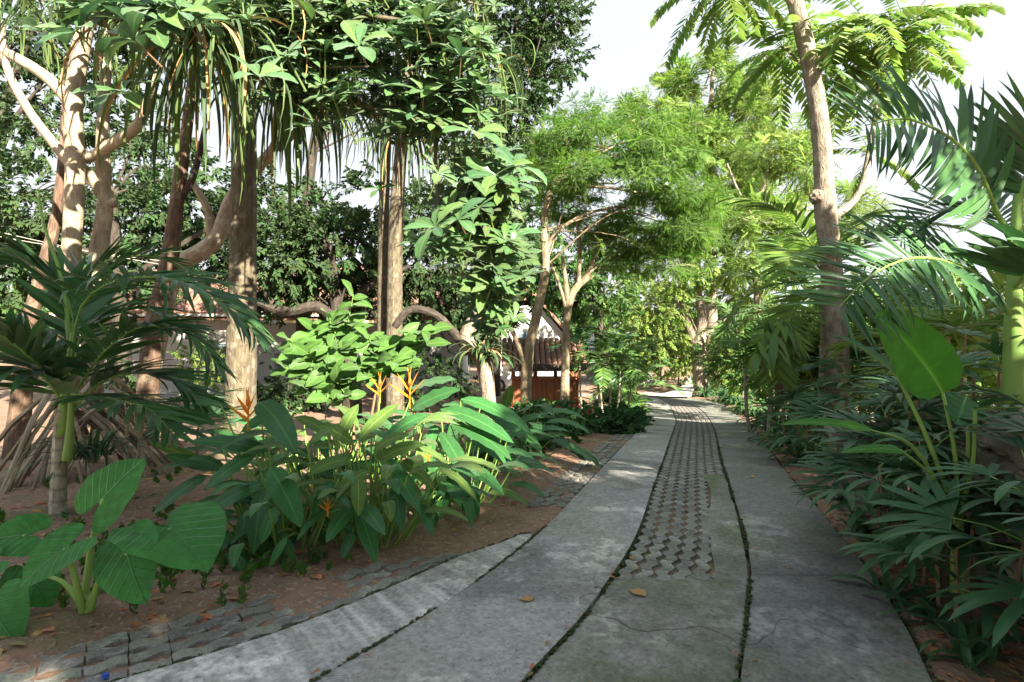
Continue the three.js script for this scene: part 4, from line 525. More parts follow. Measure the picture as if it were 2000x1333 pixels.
// pandanus with stilt roots and hanging strap leaves
const STR2 = [[1.0, 2.9], [.4, 2.3], [-.2, 1.7], [-.7, 1.0], [.6, 2.7], [-1.0, .7]].map(([el, dr], k) => leafGeo(1, .032, STRAP, el, dr, { n: 10, m: 1, fold: .35 }));
function strapHead(t, p, n, L, seed, mats) { const r = rng(seed), c = loc(t, p); for (let k = 0; k < n; k++) { const m = part('leaf', STR2[Math.floor(r() * 6)], r() < .09 ? M.dry : mats[Math.floor(r() * mats.length)], t); m.position.copy(c).add(V((r() - .5) * .22, (r() - .5) * .3, (r() - .5) * .22)); m.rotation.set(0, r() * 6.283, 0); const s = L * (.35 + .85 * Math.pow(r(), .8)); m.scale.set(s * (.28 + .3 * r()), s, s); } }
{
  const D = 6.6, t = thing('pandanus', 'pale ringed pandanus stems on a cone of stilt roots, long leaves hanging above', 'tree', V((140 - 1000) * D / F, gy(D), -D));
  const st = (l, m = M.barkPand) => trunk(t, 'stem', path3(D, 16, l), m, 20, 11, .03, 61);
  st([[125, 760, D, 24], [128, 650, D, 19], [137, 520, D, 16.5], [146, 330, D, 17], [142, 205, D, 16], [160, 80, D, 15], [185, -60, D, 13]]);
  st([[178, 770, 6.9, 20], [180, 640, 6.9, 18], [192, 490, 6.9, 16], [205, 395, 6.9, 14], [200, 320, 6.9, 13], [202, 200, 6.9, 10], [212, 60, 6.9, 9]]);
  st([[138, 200, D, 12], [95, 155, D, 11], [40, 118, D, 10], [-40, 80, D, 9]]); st([[142, 325, D, 11], [100, 275, D, 9], [55, 215, D, 8], [12, 130, D, 7], [0, 40, D, 6]]);
  st([[168, 312, 6.7, 9], [225, 278, 6.6, 11], [268, 245, 6.5, 10], [290, 190, 6.4, 8], [305, 60, 6.3, 7]]); st([[203, 400, 6.9, 9], [215, 397, 6.9, 10], [226, 392, 6.9, 8]]); st([[198, 380, 6.9, 12], [178, 345, 6.8, 9], [160, 325, 6.7, 8]]);
  const r = rng(63); for (let k = 0; k < 46; k++) { const a = r() * 6.283, h = .35 + r() * .9, R = .35 + .62 * h * (.6 + .6 * r()), c = V(Math.cos(a) * .06 + (r() < .4 ? .35 : -.08), 0, Math.sin(a) * .08), b = V(c.x + Math.cos(a) * R, -.12, Math.sin(a) * R); new MB().tube([V(c.x, h, c.z), V(lerp(c.x, b.x, .45), h * .6, lerp(c.z, b.z, .45)), b], [.028, .022, .02].map(x => x * (.7 + .7 * r())), 6).mesh('stilt_root', k % 3 ? M.barkTan : M.barkPand, t); }
  const S = [M.strap, M.strap, M.strapDark]; strapHead(t, P(380, 20, 6.3), 110, 1.85, 71, S); strapHead(t, P(310, 10, 6.2), 30, 1.3, 72, S); strapHead(t, P(60, -10, 6.5), 40, 1.0, 73, S); strapHead(t, P(190, -60, 6.9), 36, 1.0, 74, S); strapHead(t, P(430, 20, 6.6), 50, 1.6, 79, [M.strapDark, M.strap]); strapHead(t, P(210, 60, 6.9), 20, .7, 78, S);
}
{
  const D = 9.2, t = thing('pandanus', 'dark reddish pandanus stem behind the drooping palm frond', 'tree', V((285 - 1000) * D / F, gy(D), -D));
  trunk(t, 'stem', path3(D, 18, [[284, 880, D, 22], [290, 740, D, 20], [300, 640, D, 18], [330, 510, D, 17], [345, 395, D, 13], [358, 300, D, 11], [380, 120, D, 9]]), M.barkRed, 20, 10, .05, 64); trunk(t, 'stem', path3(D, 8, [[345, 400, D, 8], [375, 350, D, 6], [400, 250, D, 5]]), M.barkDark, 8, 8);
  strapHead(t, P(545, 140, 8), 110, 1.9, 75, [M.strap, M.strapDark, M.strap]); trunk(t, 'stem', path3(10.6, 14, [[340, 520, 10.6, 17], [420, 470, 10.6, 16], [450, 390, 10.6, 12], [505, 325, 10.4, 11], [540, 280, 10, 10], [545, 130, 8, 8]]), M.barkPand, 16, 10, .03, 65); trunk(t, 'stem', path3(10.6, 9, [[415, 470, 10.6, 12], [405, 410, 10.6, 8], [372, 350, 10.6, 6]]), M.barkTan, 10, 8);
  trunk(t, 'stem', path3(10, 14, [[284, 860, D, 18], [300, 700, 9.8, 17], [330, 560, 10.4, 17], [342, 518, 10.6, 16]]), M.barkTan, 10, 9); strapHead(t, P(640, 140, 9), 70, 1.7, 76, [M.strapDark, M.strap]); trunk(t, 'stem', path3(9.5, 6, [[545, 290, 10, 8], [600, 230, 9.5, 6], [640, 150, 9, 5]]), M.barkTan, 8, 7);
}
{
  const D = 7.8, t = thing('leaning_stem', 'orange-brown bare trunk at the far left behind the palm', 'tree', V((35 - 1000) * D / F, gy(D), -D)); trunk(t, 'trunk', path3(D, 15, [[30, 900, D, 22], [42, 770, D, 18], [55, 640, D, 14], [80, 540, D, 12], [108, 430, D, 10], [125, 260, D, 7], [130, 120, D, 6]]), M.barkRed, 16, 10, .05, 66); strapHead(t, P(130, 110, D), 14, .8, 80, [M.strapDark]);
}
{
  const D = 15, t = thing('twin_trunk_tree', 'two close straight trunks rising into a skirt of dark hanging leaves', 'tree', V((760 - 1000) * D / F, gy(D) - .1, -D));
  trunk(t, 'trunk', path3(D, 11, [[748, 850, D, 15], [748, 640, D, 12], [750, 400, D, 10], [756, 250, D, 9]]), M.bark, 16, 11, .03, 67); trunk(t, 'trunk', path3(D - .4, 15, [[772, 855, 14.6, 20], [770, 640, 14.6, 15.5], [774, 420, 14.6, 14], [786, 260, 14.6, 12], [800, 120, 14.6, 10]]), M.bark, 18, 12, .03, 68);
  strapHead(t, P(790, 205, 14), 120, 2.1, 77, [M.strapDark, M.strapDark, M.strap]); strapHead(t, P(740, 220, 14.5), 50, 1.8, 81, [M.strapDark]); strapHead(t, P(960, 100, 11), 50, 1.6, 82, [M.strap, M.strapDark]); stemTo(t, 'limb', [P(790, 260, 14.6), P(860, 160, 13), P(960, 100, 11)], .12, .05, M.barkDark);
}
// tree that carries an epiphyte
{
  const D = 13, t = thing('crooked_tree', 'crooked pinkish-grey trunk leaning behind the hanging leaf rosettes', 'tree', V((952 - 1000) * D / F, gy(D) - .1, -D)); trunk(t, 'trunk', path3(D, 15, [[956, 850, D, 17], [952, 760, D, 15], [942, 705, D, 15], [910, 665, D, 15], [930, 620, D, 14], [975, 570, D, 10], [1010, 520, D, 7]]), M.barkPale, 20, 11, .05, 69);
  trunk(t, 'limb', path3(D, 8, [[935, 700, D, 11], [895, 660, D, 9], [850, 615, D, 8], [800, 606, D, 8], [770, 640, D, 7]]), M.barkDark, 14, 9, .06, 70); instanced('crown', CL.mid, M.dark, relist(t, scatter([lobe(1000, 480, D + 1, 60, 60, .8, 90), lobe(930, 560, D + 1, 60, 40, .8, 60)], 555, .9)), t); stemTo(t, 'limb', [P(985, 555, D), P(1000, 500, D + .5), P(1000, 470, D + 1)], .07, .02, M.barkPale); stemTo(t, 'limb', [P(970, 575, D), P(950, 570, D + .6), P(930, 560, D + 1)], .05, .02, M.barkPale);
  const e = thing('nest_fern', 'grassy epiphyte with brown-tipped leaves growing on the crooked trunk', 'fern', P(940, 700, D - .15)); tuft({ parent: e, seed: 83, n: 70, L: .85, w: 1.1, mat: [M.strapDark, M.strapDark, M.strap, M.palm], spread: .3 }); tuft({ parent: e, seed: 84, n: 24, L: .6, mat: [M.dry, M.strap], spread: .25, at: V(0, .12, .05) });
}
// wires
for (const [k, a, b] of [[0, [-60, 440], [330, 520]], [1, [-60, 452], [330, 512]]]) { const t = thing('overhead_wire', k ? 'upper thin pale wire crossing behind the pandanus stems' : 'lower thin pale wire crossing behind the pandanus stems', 'wire', P(a[0], a[1], 13)); stemTo(t, 'cable', [P(a[0], a[1], 13), P((a[0] + b[0]) / 2, (a[1] + b[1]) / 2 + 4, 14), P(b[0], b[1], 15)], .008, .008, M.wire, 10, 5); }
// dark stakes and little rail near the pandanus
for (const [k, x0, y0, x1, y1] of [[0, 245, 950, 248, 800], [1, 290, 945, 262, 800], [2, 262, 940, 285, 770]]) { const D = gD(y0), t = thing('wooden_stake', ['upright thin wooden stake right of the stilt roots', 'wooden stake leaning left beside the stilt roots', 'wooden stake leaning right against the reddish stem'][k], 'stake', G(x0, y0), 'stakes beside the pandanus'); stemTo(t, 'pole', [G(x0, y0).add(V(0, -.08, 0)), P((x0 + x1) / 2, (y0 + y1) / 2, D), P(x1, y1, D + .1)], .022, .016, M.barkTan, 4, 6); }
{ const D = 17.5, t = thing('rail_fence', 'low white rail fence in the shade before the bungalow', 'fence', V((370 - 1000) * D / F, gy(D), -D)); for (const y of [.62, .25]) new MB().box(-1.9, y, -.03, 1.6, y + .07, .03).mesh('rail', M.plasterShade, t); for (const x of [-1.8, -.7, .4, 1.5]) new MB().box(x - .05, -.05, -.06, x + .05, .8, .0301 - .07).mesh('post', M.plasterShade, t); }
// slender palm at the left with broad dark fronds
{
  const D = 4.95, base = V((112 - 1000) * D / F, 0, -D), t = thing('young_palm', 'young palm with ringed grey-green stem and broad dark fronds at the left', 'palm', base);
  const tp = path3(D, 13, [[112, 1030, D, 16], [113, 960, D, 13.5], [116, 880, D, 12.5], [120, 800, D, 11]]), { p, r } = cr(tp, 22); new MB().tube(p.map(v => loc(t, v)), r.map((x, k) => x * (k % 2 ? 1.05 : .98)), 12).mesh('trunk', M.palmTrunk, t);
  stemTo(t, 'crownshaft', [P(120, 850, D), P(124, 800, D), P(132, 730, D), P(142, 650, D)], .055, .022, M.greenStem, 10, 9); stemTo(t, 'crownshaft', [P(130, 900, D - .06), P(136, 840, D - .05), P(138, 780, D - .05)], .04, .02, M.greenStem, 8, 8);
  const f = (list, o, seed, mat = M.palm) => frond(t, list.map(q => P(...q)), { pairs: 24, ll: .46, lw: .026, lift: .12, a0: .5, a1: 1.05, bare: .2, ...o }, mat, seed);
  f([[136, 760, D], [158, 600, 4.8], [230, 548, 4.6], [330, 545, 4.5], [430, 590, 4.4], [500, 650, 4.4]], { pairs: 44, ll: .6, lw: .022, up: V(.15, 1, .1), bare: .3, soft: 1 }, 101, M.palm);
  f([[130, 740, D], [140, 620, 5], [100, 535, 5], [30, 512, 4.9], [-60, 560, 4.8]], { pairs: 24, ll: .55, lw: .042, bare: .3, pairs: 26 }, 102);
  f([[138, 780, D], [200, 690, 4.8], [270, 640, 4.7], [340, 640, 4.6]], { pairs: 26, ll: .52, lw: .034, lift: .05 }, 103);
  f([[130, 800, D], [80, 735, 4.7], [20, 718, 4.5], [-60, 750, 4.4]], { pairs: 24, ll: .55, lw: .04, lift: -.15, a0: .3 }, 104);
  f([[138, 800, D], [220, 735, 5], [320, 735, 5.1], [400, 785, 5.1]], { pairs: 30, ll: .52, lw: .03 }, 105, M.palm);
  f([[128, 780, D], [90, 680, 5.2], [30, 640, 5.2], [-40, 650, 5.2]], { pairs: 26, ll: .52, lw: .038 }, 106);
  f([[132, 740, D], [150, 600, 5.3], [190, 520, 5.5], [290, 500, 5.6], [400, 545, 5.7]], { pairs: 30, ll: .55, lw: .03 }, 107);
  f([[138, 770, D], [210, 780, 4.6], [290, 800, 4.4], [340, 850, 4.3]], { pairs: 26, ll: .45, lw: .026 }, 108);
  f([[128, 760, D], [60, 700, 4.6], [10, 660, 4.4], [-40, 640, 4.2]], { pairs: 26, ll: .5, lw: .036 }, 109);
  f([[134, 740, D], [170, 640, 5.3], [250, 600, 5.5], [360, 640, 5.6], [430, 720, 5.6]], { pairs: 30, ll: .5, lw: .024, soft: 1 }, 110);
  stemTo(t, 'spear_leaf', [P(138, 690, D), P(118, 540, D), P(85, 440, D), P(72, 370, D)], .022, .008, M.greenStem, 10, 6);
}
// blue-green fan palm in the shade and a shaggy root tuft
fanPalm({ label: 'low shaded blue-green fan palm behind the heliconia at the big trunk', base: G(360, 905), seed: 111, scale: 1.35, canes: [[-.1, 0, .55, 5], [.2, .1, .5, 5], [.05, -.2, .7, 5]] });
tuft({ name: 'shaggy_grass', label: 'shaggy dark grass tuft hanging at the foot of the stilt roots', base: G(180, 985).add(V(0, .45, 0)), seed: 112, n: 60, L: .5, w: .6, mat: [M.strapDark, M.palm], spread: .3, category: 'plant' });
// elephant-ear plants
const HEARTS = [heart(1, .04, .018), heart(2, .1, .022), heart(3, .06, .022), heart(4, .1, .025)];
function taro(label, base, leaves, seed) {
  const t = thing('elephant_ear', label, 'plant', base, 'elephant-ear plants'); let k = 0;
  for (const [a, tip, nrm, w] of leaves) { const A = P(...a), T = P(...tip), L = A.distanceTo(T), d = T.clone().sub(A); place(part('leaf', HEARTS[k % 4], M.taro, t), basis(loc(t, A), d, V(...nrm), V(L * w, L, L)));
    const b0 = base.clone().add(V((k % 3 - 1) * .018, .02, (k % 2) * .02)), m = b0.clone().lerp(A, .55).add(V((A.x - b0.x) * -.12, .05, 0)); stemTo(t, 'petiole', [b0, m, A], .02, .009, M.taroStem, 10, 8); k++; }
  new MB().tube([V(0, -.06, 0), V(0, .05, 0), V(0, .13, 0)], [.045, .04, .03], 9).mesh('corm', M.taroStem, t); return t;
}
taro('large bright green elephant-ear plant on bare soil at lower left', G(168, 1206), [[[200, 975, 3.2], [268, 893, 3.25], [-.25, .35, 1], 1.0], [[126, 1072, 3.0], [28, 1140, 2.85], [.1, 1, .55], 1.0], [[248, 1082, 3.05], [268, 1172, 2.85], [0, .6, 1], .88], [[332, 1034, 3.2], [402, 1086, 2.95], [.15, 1, .3], 1.05], [[60, 1120, 3.2], [92, 1180, 3.1], [0, .8, 1], 1.0]], 1);
taro('elephant-ear plant half cut off by the left edge', G(-70, 1190), [[[48, 1046, 3.3], [-45, 1052, 3.2], [.1, 1, .9], 1.1], [[-30, 1110, 3.1], [-110, 1160, 3.0], [0, 1, .8], 1.1], [[-8, 1198, 2.95], [22, 1262, 2.85], [0, .6, 1], 1.2]], 2);
// the heliconia clump
{
  const flower = (t, p, s, seed) => { const g = new THREE.Group(); g.name = 'flower'; g.position.copy(loc(t, p)); t.add(g); const r = rng(seed); new MB().tube([V(0, -.05 * s, 0), V(0, .06 * s, 0), V(.01, .16 * s, 0)], [.007, .006, .004], 5).mesh('axis', M.orange, g); [-1, 1, -1, 1, -.4, .5].forEach((sd, k) => { const h = .02 + k * .022, d = V(sd * (.9 - k * .1), .55 + k * .18, .25 * (k % 2 ? 1 : -.6)).normalize(); const pts = []; for (let q = 0; q <= 5; q++) pts.push(V(0, h * s, 0).addScaledVector(d, q / 5 * s * (.19 - k * .012)).add(V(0, .018 * s * q * q / 25, 0))); new MB().blade(pts, V(-d.y * Math.sign(sd), Math.abs(d.x), .2).normalize(), .024 * s, t2 => Math.min(1, .5 + t2 * 3) * (1 - t2 * t2), { m: 1, fold: .5 }).mesh('bract', M.orange, g); }); };
  const clump = (label, base, hand, rnd, seed, flowers = []) => {
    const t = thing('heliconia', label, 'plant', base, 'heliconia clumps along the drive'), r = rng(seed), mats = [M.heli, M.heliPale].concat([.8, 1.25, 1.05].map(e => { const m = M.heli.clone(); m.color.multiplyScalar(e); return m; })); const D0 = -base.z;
    for (const h of hand) { const [b, tp, w, sag = .06, k = 0, up] = h, B = P(b[0], b[1], b[2] ?? D0), T = P(tp[0], tp[1], tp[2] ?? D0 - .15); leafTo(t, B, T, w, sag, mats[k], up ? { up: V(...up) } : {}); const root = base.clone().add(V((r() - .5) * .35 + (B.x - base.x) * .35, -.04, (r() - .5) * .3)); stemTo(t, 'stalk', [root, root.clone().lerp(B, .6).add(V(0, .06, 0)), B], .011, .006, k == 1 ? M.taroStem : M.greenStem, 7, 5); }
    for (let k = 0; k < rnd.n; k++) { const a = r() * 6.283, rad = rnd.r * (.2 + .8 * r()), root = base.clone().add(V(Math.cos(a) * rad * .5, -.04, Math.sin(a) * rad * .5)), h = rnd.h * (.35 + .7 * r()), B = root.clone().add(V(Math.cos(a) * rad * .6, h, Math.sin(a) * rad * .6)), yaw = a + (r() - .5) * 1.2, L = rnd.L * (.7 + .5 * r()), T = B.clone().add(V(Math.cos(yaw) * L * .8, L * (r() * .7 - .45), Math.sin(yaw) * L * .8)); leafTo(t, B, T, rnd.w * (.75 + .4 * r()), L * .22, mats[r() < (rnd.pale ?? .15) ? 1 : [0, 2, 3, 4][Math.floor(r() * 4)]], { up: V(Math.cos(yaw) * .5, 1, Math.sin(yaw) * .5 + .35) }); stemTo(t, 'stalk', [root, root.clone().lerp(B, .6), B], .01, .006, M.greenStem, 5, 5); }
    flowers.forEach(([x, y, d, s], k) => { const p = P(x, y, d); flower(t, p, s, seed + k); stemTo(t, 'flower_stalk', [base.clone().add(V(.05 * k, 0, 0)), base.clone().lerp(p, .6).add(V(0, .1, 0)), p], .008, .006, M.greenStem, 7, 5); });
    return t; };
  clump('dark heliconia clump with an orange flower nearest the big trunk', G(560, 1068), [[[505, 785, 4.3], [578, 888, 3.9], .10, .10, 2], [[525, 882, 4.2], [370, 862, 4.2], .065, .05, 2], [[500, 888, 4.2], [398, 958, 4.0], .062, .05, 0], [[515, 945, 4.1], [385, 1018, 3.9], .065, .07, 0], [[512, 955, 4.0], [494, 1085, 3.8], .07, .02, 2], [[527, 912, 3.9], [588, 1032, 3.7], .085, .04, 4], [[405, 930, 4.3], [296, 1006, 4.2], .06, .05, 2], [[410, 912, 4.4], [288, 864, 4.4], .045, .03, 1], [[412, 920, 4.4], [320, 890, 4.3], .05, .03, 4], [[540, 990, 3.9], [508, 1065, 3.8], .05, .02, 3], [[450, 1040, 4.0], [392, 1122, 3.8], .055, .04, 0], [[455, 1080, 3.9], [402, 1148, 3.75], .045, .03, 3], [[458, 1085, 3.8], [490, 1165, 3.65], .05, .02, 0], [[420, 830, 4.6], [300, 800, 4.8], .06, .05, 2], [[430, 790, 4.8], [380, 790, 4.6], .06, .02, 3], [[470, 845, 4.6], [560, 800, 4.6], .06, .05, 4], [[600, 870, 4.1], [650, 840, 4.0], .05, .03, 1], [[545, 1040, 3.9], [578, 1100, 3.8], .035, .02, 2], [[560, 1050, 3.8], [525, 1110, 3.7], .03, .02, 3], [[480, 1000, 4.0], [470, 1060, 3.9], .05, .02, 2]], { n: 36, r: .55, h: .6, L: .5, w: .05 }, 121, [[484, 830, 4.35, 1.1]]);
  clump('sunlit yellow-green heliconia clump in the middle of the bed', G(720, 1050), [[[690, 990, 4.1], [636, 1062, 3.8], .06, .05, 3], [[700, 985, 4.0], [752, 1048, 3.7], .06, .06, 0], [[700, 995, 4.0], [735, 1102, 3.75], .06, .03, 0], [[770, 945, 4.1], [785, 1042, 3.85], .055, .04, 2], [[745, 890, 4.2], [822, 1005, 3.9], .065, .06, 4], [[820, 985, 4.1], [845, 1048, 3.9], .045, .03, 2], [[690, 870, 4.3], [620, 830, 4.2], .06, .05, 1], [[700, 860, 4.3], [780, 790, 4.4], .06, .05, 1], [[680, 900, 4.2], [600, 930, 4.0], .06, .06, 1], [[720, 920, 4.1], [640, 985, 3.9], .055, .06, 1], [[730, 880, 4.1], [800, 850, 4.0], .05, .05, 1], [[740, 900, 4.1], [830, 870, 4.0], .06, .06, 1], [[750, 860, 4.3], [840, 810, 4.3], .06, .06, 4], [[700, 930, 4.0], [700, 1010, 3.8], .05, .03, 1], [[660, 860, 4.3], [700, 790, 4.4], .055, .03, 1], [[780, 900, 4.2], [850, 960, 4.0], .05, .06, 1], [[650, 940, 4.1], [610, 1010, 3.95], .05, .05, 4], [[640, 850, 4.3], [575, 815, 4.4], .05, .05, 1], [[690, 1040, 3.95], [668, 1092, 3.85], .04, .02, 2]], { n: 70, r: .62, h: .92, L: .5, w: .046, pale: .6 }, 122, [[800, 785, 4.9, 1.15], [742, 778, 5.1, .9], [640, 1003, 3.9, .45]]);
  clump('heliconia clump with long dark leaves leaning over the soil edge', G(900, 985), [[[830, 895, 5.0], [922, 1012, 4.6], .075, .10, 0], [[860, 845, 5.1], [920, 955, 4.7], .075, .10, 2], [[905, 910, 5.0], [985, 968, 4.7], .06, .08, 3], [[870, 925, 4.9], [860, 1018, 4.6], .065, .05, 0], [[840, 955, 4.9], [850, 1035, 4.6], .055, .03, 2], [[800, 760, 5.4], [892, 742, 5.2], .11, .04, 0, [0, 1, .4]], [[805, 800, 5.3], [898, 762, 5.1], .10, .05, 4], [[860, 800, 5.3], [1005, 868, 4.9], .085, .12, 0], [[880, 830, 5.2], [1000, 900, 4.9], .08, .12, 2], [[900, 780, 5.6], [1010, 830, 5.3], .075, .10, 3], [[840, 860, 5.1], [800, 960, 4.8], .06, .08, 1], [[920, 860, 5.3], [990, 910, 5.0], .06, .08, 0], [[940, 790, 5.8], [1040, 850, 5.5], .07, .12, 0], [[900, 940, 4.9], [930, 1000, 4.7], .04, .03, 2], [[850, 830, 5.2], [830, 930, 4.9], .055, .07, 4]], { n: 32, r: .65, h: .62, L: .6, w: .052, pale: .12 }, 123, [[838, 900, 4.8, .4]]);
  clump('farther blue-green heliconia clump before the epiphyte tree', G(975, 905), [[[985, 800, 7.4], [1000, 752, 7.2], .07, .02, 1, [0, .2, 1]], [[960, 800, 7], [1030, 870, 6.6], .09, .14, 0], [[930, 790, 7], [1000, 850, 6.6], .09, .14, 2], [[990, 820, 7], [1060, 890, 6.7], .08, .14, 0]], { n: 46, r: .8, h: .75, L: .75, w: .075, pale: .05 }, 124);
  clump('dark heliconia leaves rising behind the middle of the bed', G(620, 960), [], { n: 60, r: .95, h: .8, L: .6, w: .055, pale: .3 }, 125);
}
// big-leaved pale green shrub
{
  const D = 6.9, base = V((690 - 1000) * D / F, gy(D), -D), t = thing('leafy_shrub', 'tall sunlit shrub with big oval light green leaves before the twin trunks', 'shrub', base), r = rng(131), LV = [0, 1, 2].map(k => leafGeo(1, .25, OVATE, 0, .3 + .35 * k, { n: 7, m: 2, fold: .16, wave: .02, wf: 2, ph: k })), mats = [1, .85, 1.2].map(e => { const m = M.shrub.clone(); m.color.multiplyScalar(e); return m; });
  const tips = [[690, 575, 6.6], [640, 620, 6.6], [560, 660, 6.5], [555, 720, 6.4], [600, 690, 6.3], [660, 680, 6.3], [720, 660, 6.5], [790, 650, 6.4], [855, 640, 6.5], [840, 670, 6.5], [740, 700, 6.3], [600, 760, 6.3], [660, 750, 6.2], [640, 720, 6.2], [700, 720, 6.2], [770, 710, 6.3], [800, 720, 6.5], [570, 700, 6.7], [690, 630, 6.6], [720, 740, 6.3], [640, 780, 6.2], [760, 680, 6.6], [610, 640, 6.7], [680, 780, 6.2]];
  const forks = [[670, 700, 6.7], [640, 740, 6.6], [740, 720, 6.7]].map(q => P(...q)); for (const f of forks) stemTo(t, 'stem', [base.clone().add(V(0, -.1, 0)), base.clone().lerp(f, .5).add(V(.05, 0, 0)), f], .025, .014, M.brownStem, 8, 6);
  for (const q of tips) { const p = P(...q), f = forks.reduce((a, b) => a.distanceTo(p) < b.distanceTo(p) ? a : b), m = f.clone().lerp(p, .5).add(V(0, .05, 0)); stemTo(t, 'twig', [f, m, p], .011, .004, M.greenStem, 6, 5);
    const n = 12; for (let k = 0; k < n; k++) { const s = .35 + .65 * (k + .5) / n, b = f.clone().lerp(p, s).add(V(0, .1 * s * (1 - s), 0)), a = k * 2.4 + r(), d = V(Math.cos(a), .15 + r() * .6 - .7 * (k % 3 == 0 ? 1 : 0), Math.sin(a) * .7 + .2).normalize(); place(part('leaf', LV[Math.floor(r() * 3)], mats[Math.floor(r() * 3)], t), basis(loc(t, b), d, V(.3, .7, .8).add(rv(r, .45)), .26 * (.7 + .5 * r()))); } }
}
// low border of red-flowered plants, each a small bush
{ const spots = [[985, 905], [1015, 895], [1045, 880], [1060, 862], [1085, 868], [1105, 850], [1130, 852], [1035, 845], [1075, 838], [1110, 832], [1150, 840], [1010, 860]];
  const cg = clumpBroad(9, 16, .075, .026, .22), r = rng(141); spots.forEach(([x, y], k) => { const b = G(x, y), t = thing('border_plant', 'red-flowered leafy border plant ' + ['touching the long heliconia leaves', 'second along the soil edge from the heliconia', 'third along the soil edge from the heliconia', 'behind the third one of the soil edge', 'at the middle of the soil edge', 'just past the middle of the border', 'last of the soil edge before the dense low bush', 'in the back row before the slender forked trunk', 'in the back row between the two slender trunks', 'in the back row at the second slender trunk', 'touching the dense low bush', 'in the back row nearest the heliconia'][k], 'plant', b, 'red-flowered border plants beside the drive'); const h = .30 + r() * .12; for (let q = 0; q < 5; q++) { const a = r() * 6.28; new MB().tube([V(0, -.04, 0), V(Math.cos(a) * .06, h * .5, Math.sin(a) * .06), V(Math.cos(a) * .14, h, Math.sin(a) * .14)], [.006, .005, .003], 4).mesh('stem', M.brownStem, t); }
    instanced('foliage', cg, M.ground, relist(t, scatter([[b.clone().add(V(0, h * .75, 0)), .3, h * .75, .3, 46]], 500 + k, 1, .3, .8, .1)), t); for (let q = 0; q < 4; q++) { const f = new MB(), p = V((r() - .5) * .45, h * (.9 + r() * .6), (r() - .2) * .3); for (let j = 0; j < 5; j++) { const a = j * 1.26; f.dia(V(0, j * .012, 0), V(Math.cos(a) * .6, .8, Math.sin(a) * .6), V(-Math.sin(a), 0, Math.cos(a)), .055, .014, [1, 1, 1]); } f.mesh('flower', M.red, t).position.copy(p); new MB().tube([V(p.x * .4, h * .6, p.z * .4), p.clone()], [.003, .002], 4).mesh('flower_stem', M.greenStem, t); } });
  for (const [k, x, y, w, h, lab] of [[0, 1190, 845, 45, 38, 'dense low dark green bush at the drive edge'], [1, 1225, 832, 30, 26, 'smaller dense low bush just beyond it at the block strip'], [2, 1065, 812, 40, 18, 'bright green low bush at the foot of the slender trunks'], [3, 1205, 788, 26, 24, 'leafy edging bush near the bend'], [4, 1226, 802, 16, 16, 'last small edging bush before the bend']]) { const D = gD(y), b = G(x, y), t = thing('low_bush', lab, 'bush', b, 'low bushes along the left edge'); new MB().tube([V(0, -.05, 0), V(0, .3, 0)], [.03, .015], 5).mesh('stem', M.brownStem, t); instanced('foliage', cg, k == 2 ? M.mid : M.ground, relist(t, scatter([[b.clone().add(V(0, h * D / F * .55, 0)), w * D / F, h * D / F * .6, .5, 150], [b.clone().add(V(.2, h * D / F * .5, .25)), w * D / F * .7, h * D / F * .5, .4, 80]], 600 + k, 1, .3, .9, .1)), t); } }
// small palms before the bar
{ const S = frondSet(1.55, { pairs: 22, ll: .45, lw: .03, r0: .012 }, 151), N = [['feathery young palm with thin canes at the right end of the bar', [1205, 815], [[0, 0, 2.0, .035, 7, .15, 0, .85], [-.45, .1, 1.75, .03, 6, -.1, 0, .8], [.3, -.2, 1.6, .03, 6, .2, .1, .8], [-.1, .35, 1.45, .03, 5, .1, .2, .7]]], ['feathery young palm with bare thin canes in front of the bar', [1168, 812], [[0, 0, 1.9, .032, 6, .1, 0, .8], [.3, .2, 1.7, .03, 6, .1, .1, .75], [-.5, 0, 2.0, .03, 5, -.1, 0, .75]]], ['short arching palm nearest the bend', [1205, 800], [[0, 0, .7, .035, 7, .1, 0], [.4, .2, .5, .03, 6, .2, 0]]]]; N.forEach(([l, g, s], k) => palm({ name: 'feather_palm', label: l, base: G(...g), stems: s, set: S, mat: k == 1 ? M.palm : M.palmMid, seed: 160 + k, group: 'small feathery palms round the bar' })); }
// dry leaves lying about
{ const put = (label, x, y, s, mat, yaw, up = .036) => { const p = G(x, y), t = thing('fallen_leaf', label, 'leaf', p.clone().add(V(0, up, 0)), 'fallen leaves on the drive'); const g = new MB().blade(droopPts(s, 6, .12, .3), UPV, s * .36, OVATE, { m: 2, fold: .12, roll: -.1, wave: s * .05, S: V(-1, 0, 0) }).mesh('blade', mat, t); g.position.z = -s / 2; t.rotation.y = yaw; stemTo2(t, s); };
  function stemTo2(t, s) { new MB().tube([V(0, .002, -s * .5), V(.004, .006, -s * .68)], [.002, .0015], 4).mesh('stalk', M.brownStem, t); }
  put('large dry tan leaf on the mossy slab', 1247, 1166, .12, M.dry, .6, .022); put('small curled dry leaf on the left concrete track', 1030, 1184, .085, M.dry, 1.7); put('small yellow leaf on the shaded right track', 1470, 938, .06, M.yellow, 1.2); put('pale dry scrap at the edge of the open blocks', 1234, 1098, .045, M.dry, .3, .03); put('small pale leaf lying far along the open blocks', 1332, 846, .09, M.dry, .9, .03);
  const c = thing('bottle_cap', 'tiny blue plastic cap at the bottom edge among the blocks', 'cap', G(205, 1329).add(V(0, .012, 0))); const g = new THREE.CylinderGeometry(.014, .016, .016, 14); g.translate(0, .008, 0); part('shell', g, M.bluecap.clone(), c).material.vertexColors = false; const g2 = new THREE.TorusGeometry(.015, .002, 6, 16); g2.rotateX(Math.PI / 2); g2.translate(0, .002, 0); part('rim', g2, c.children[0].material, c); }
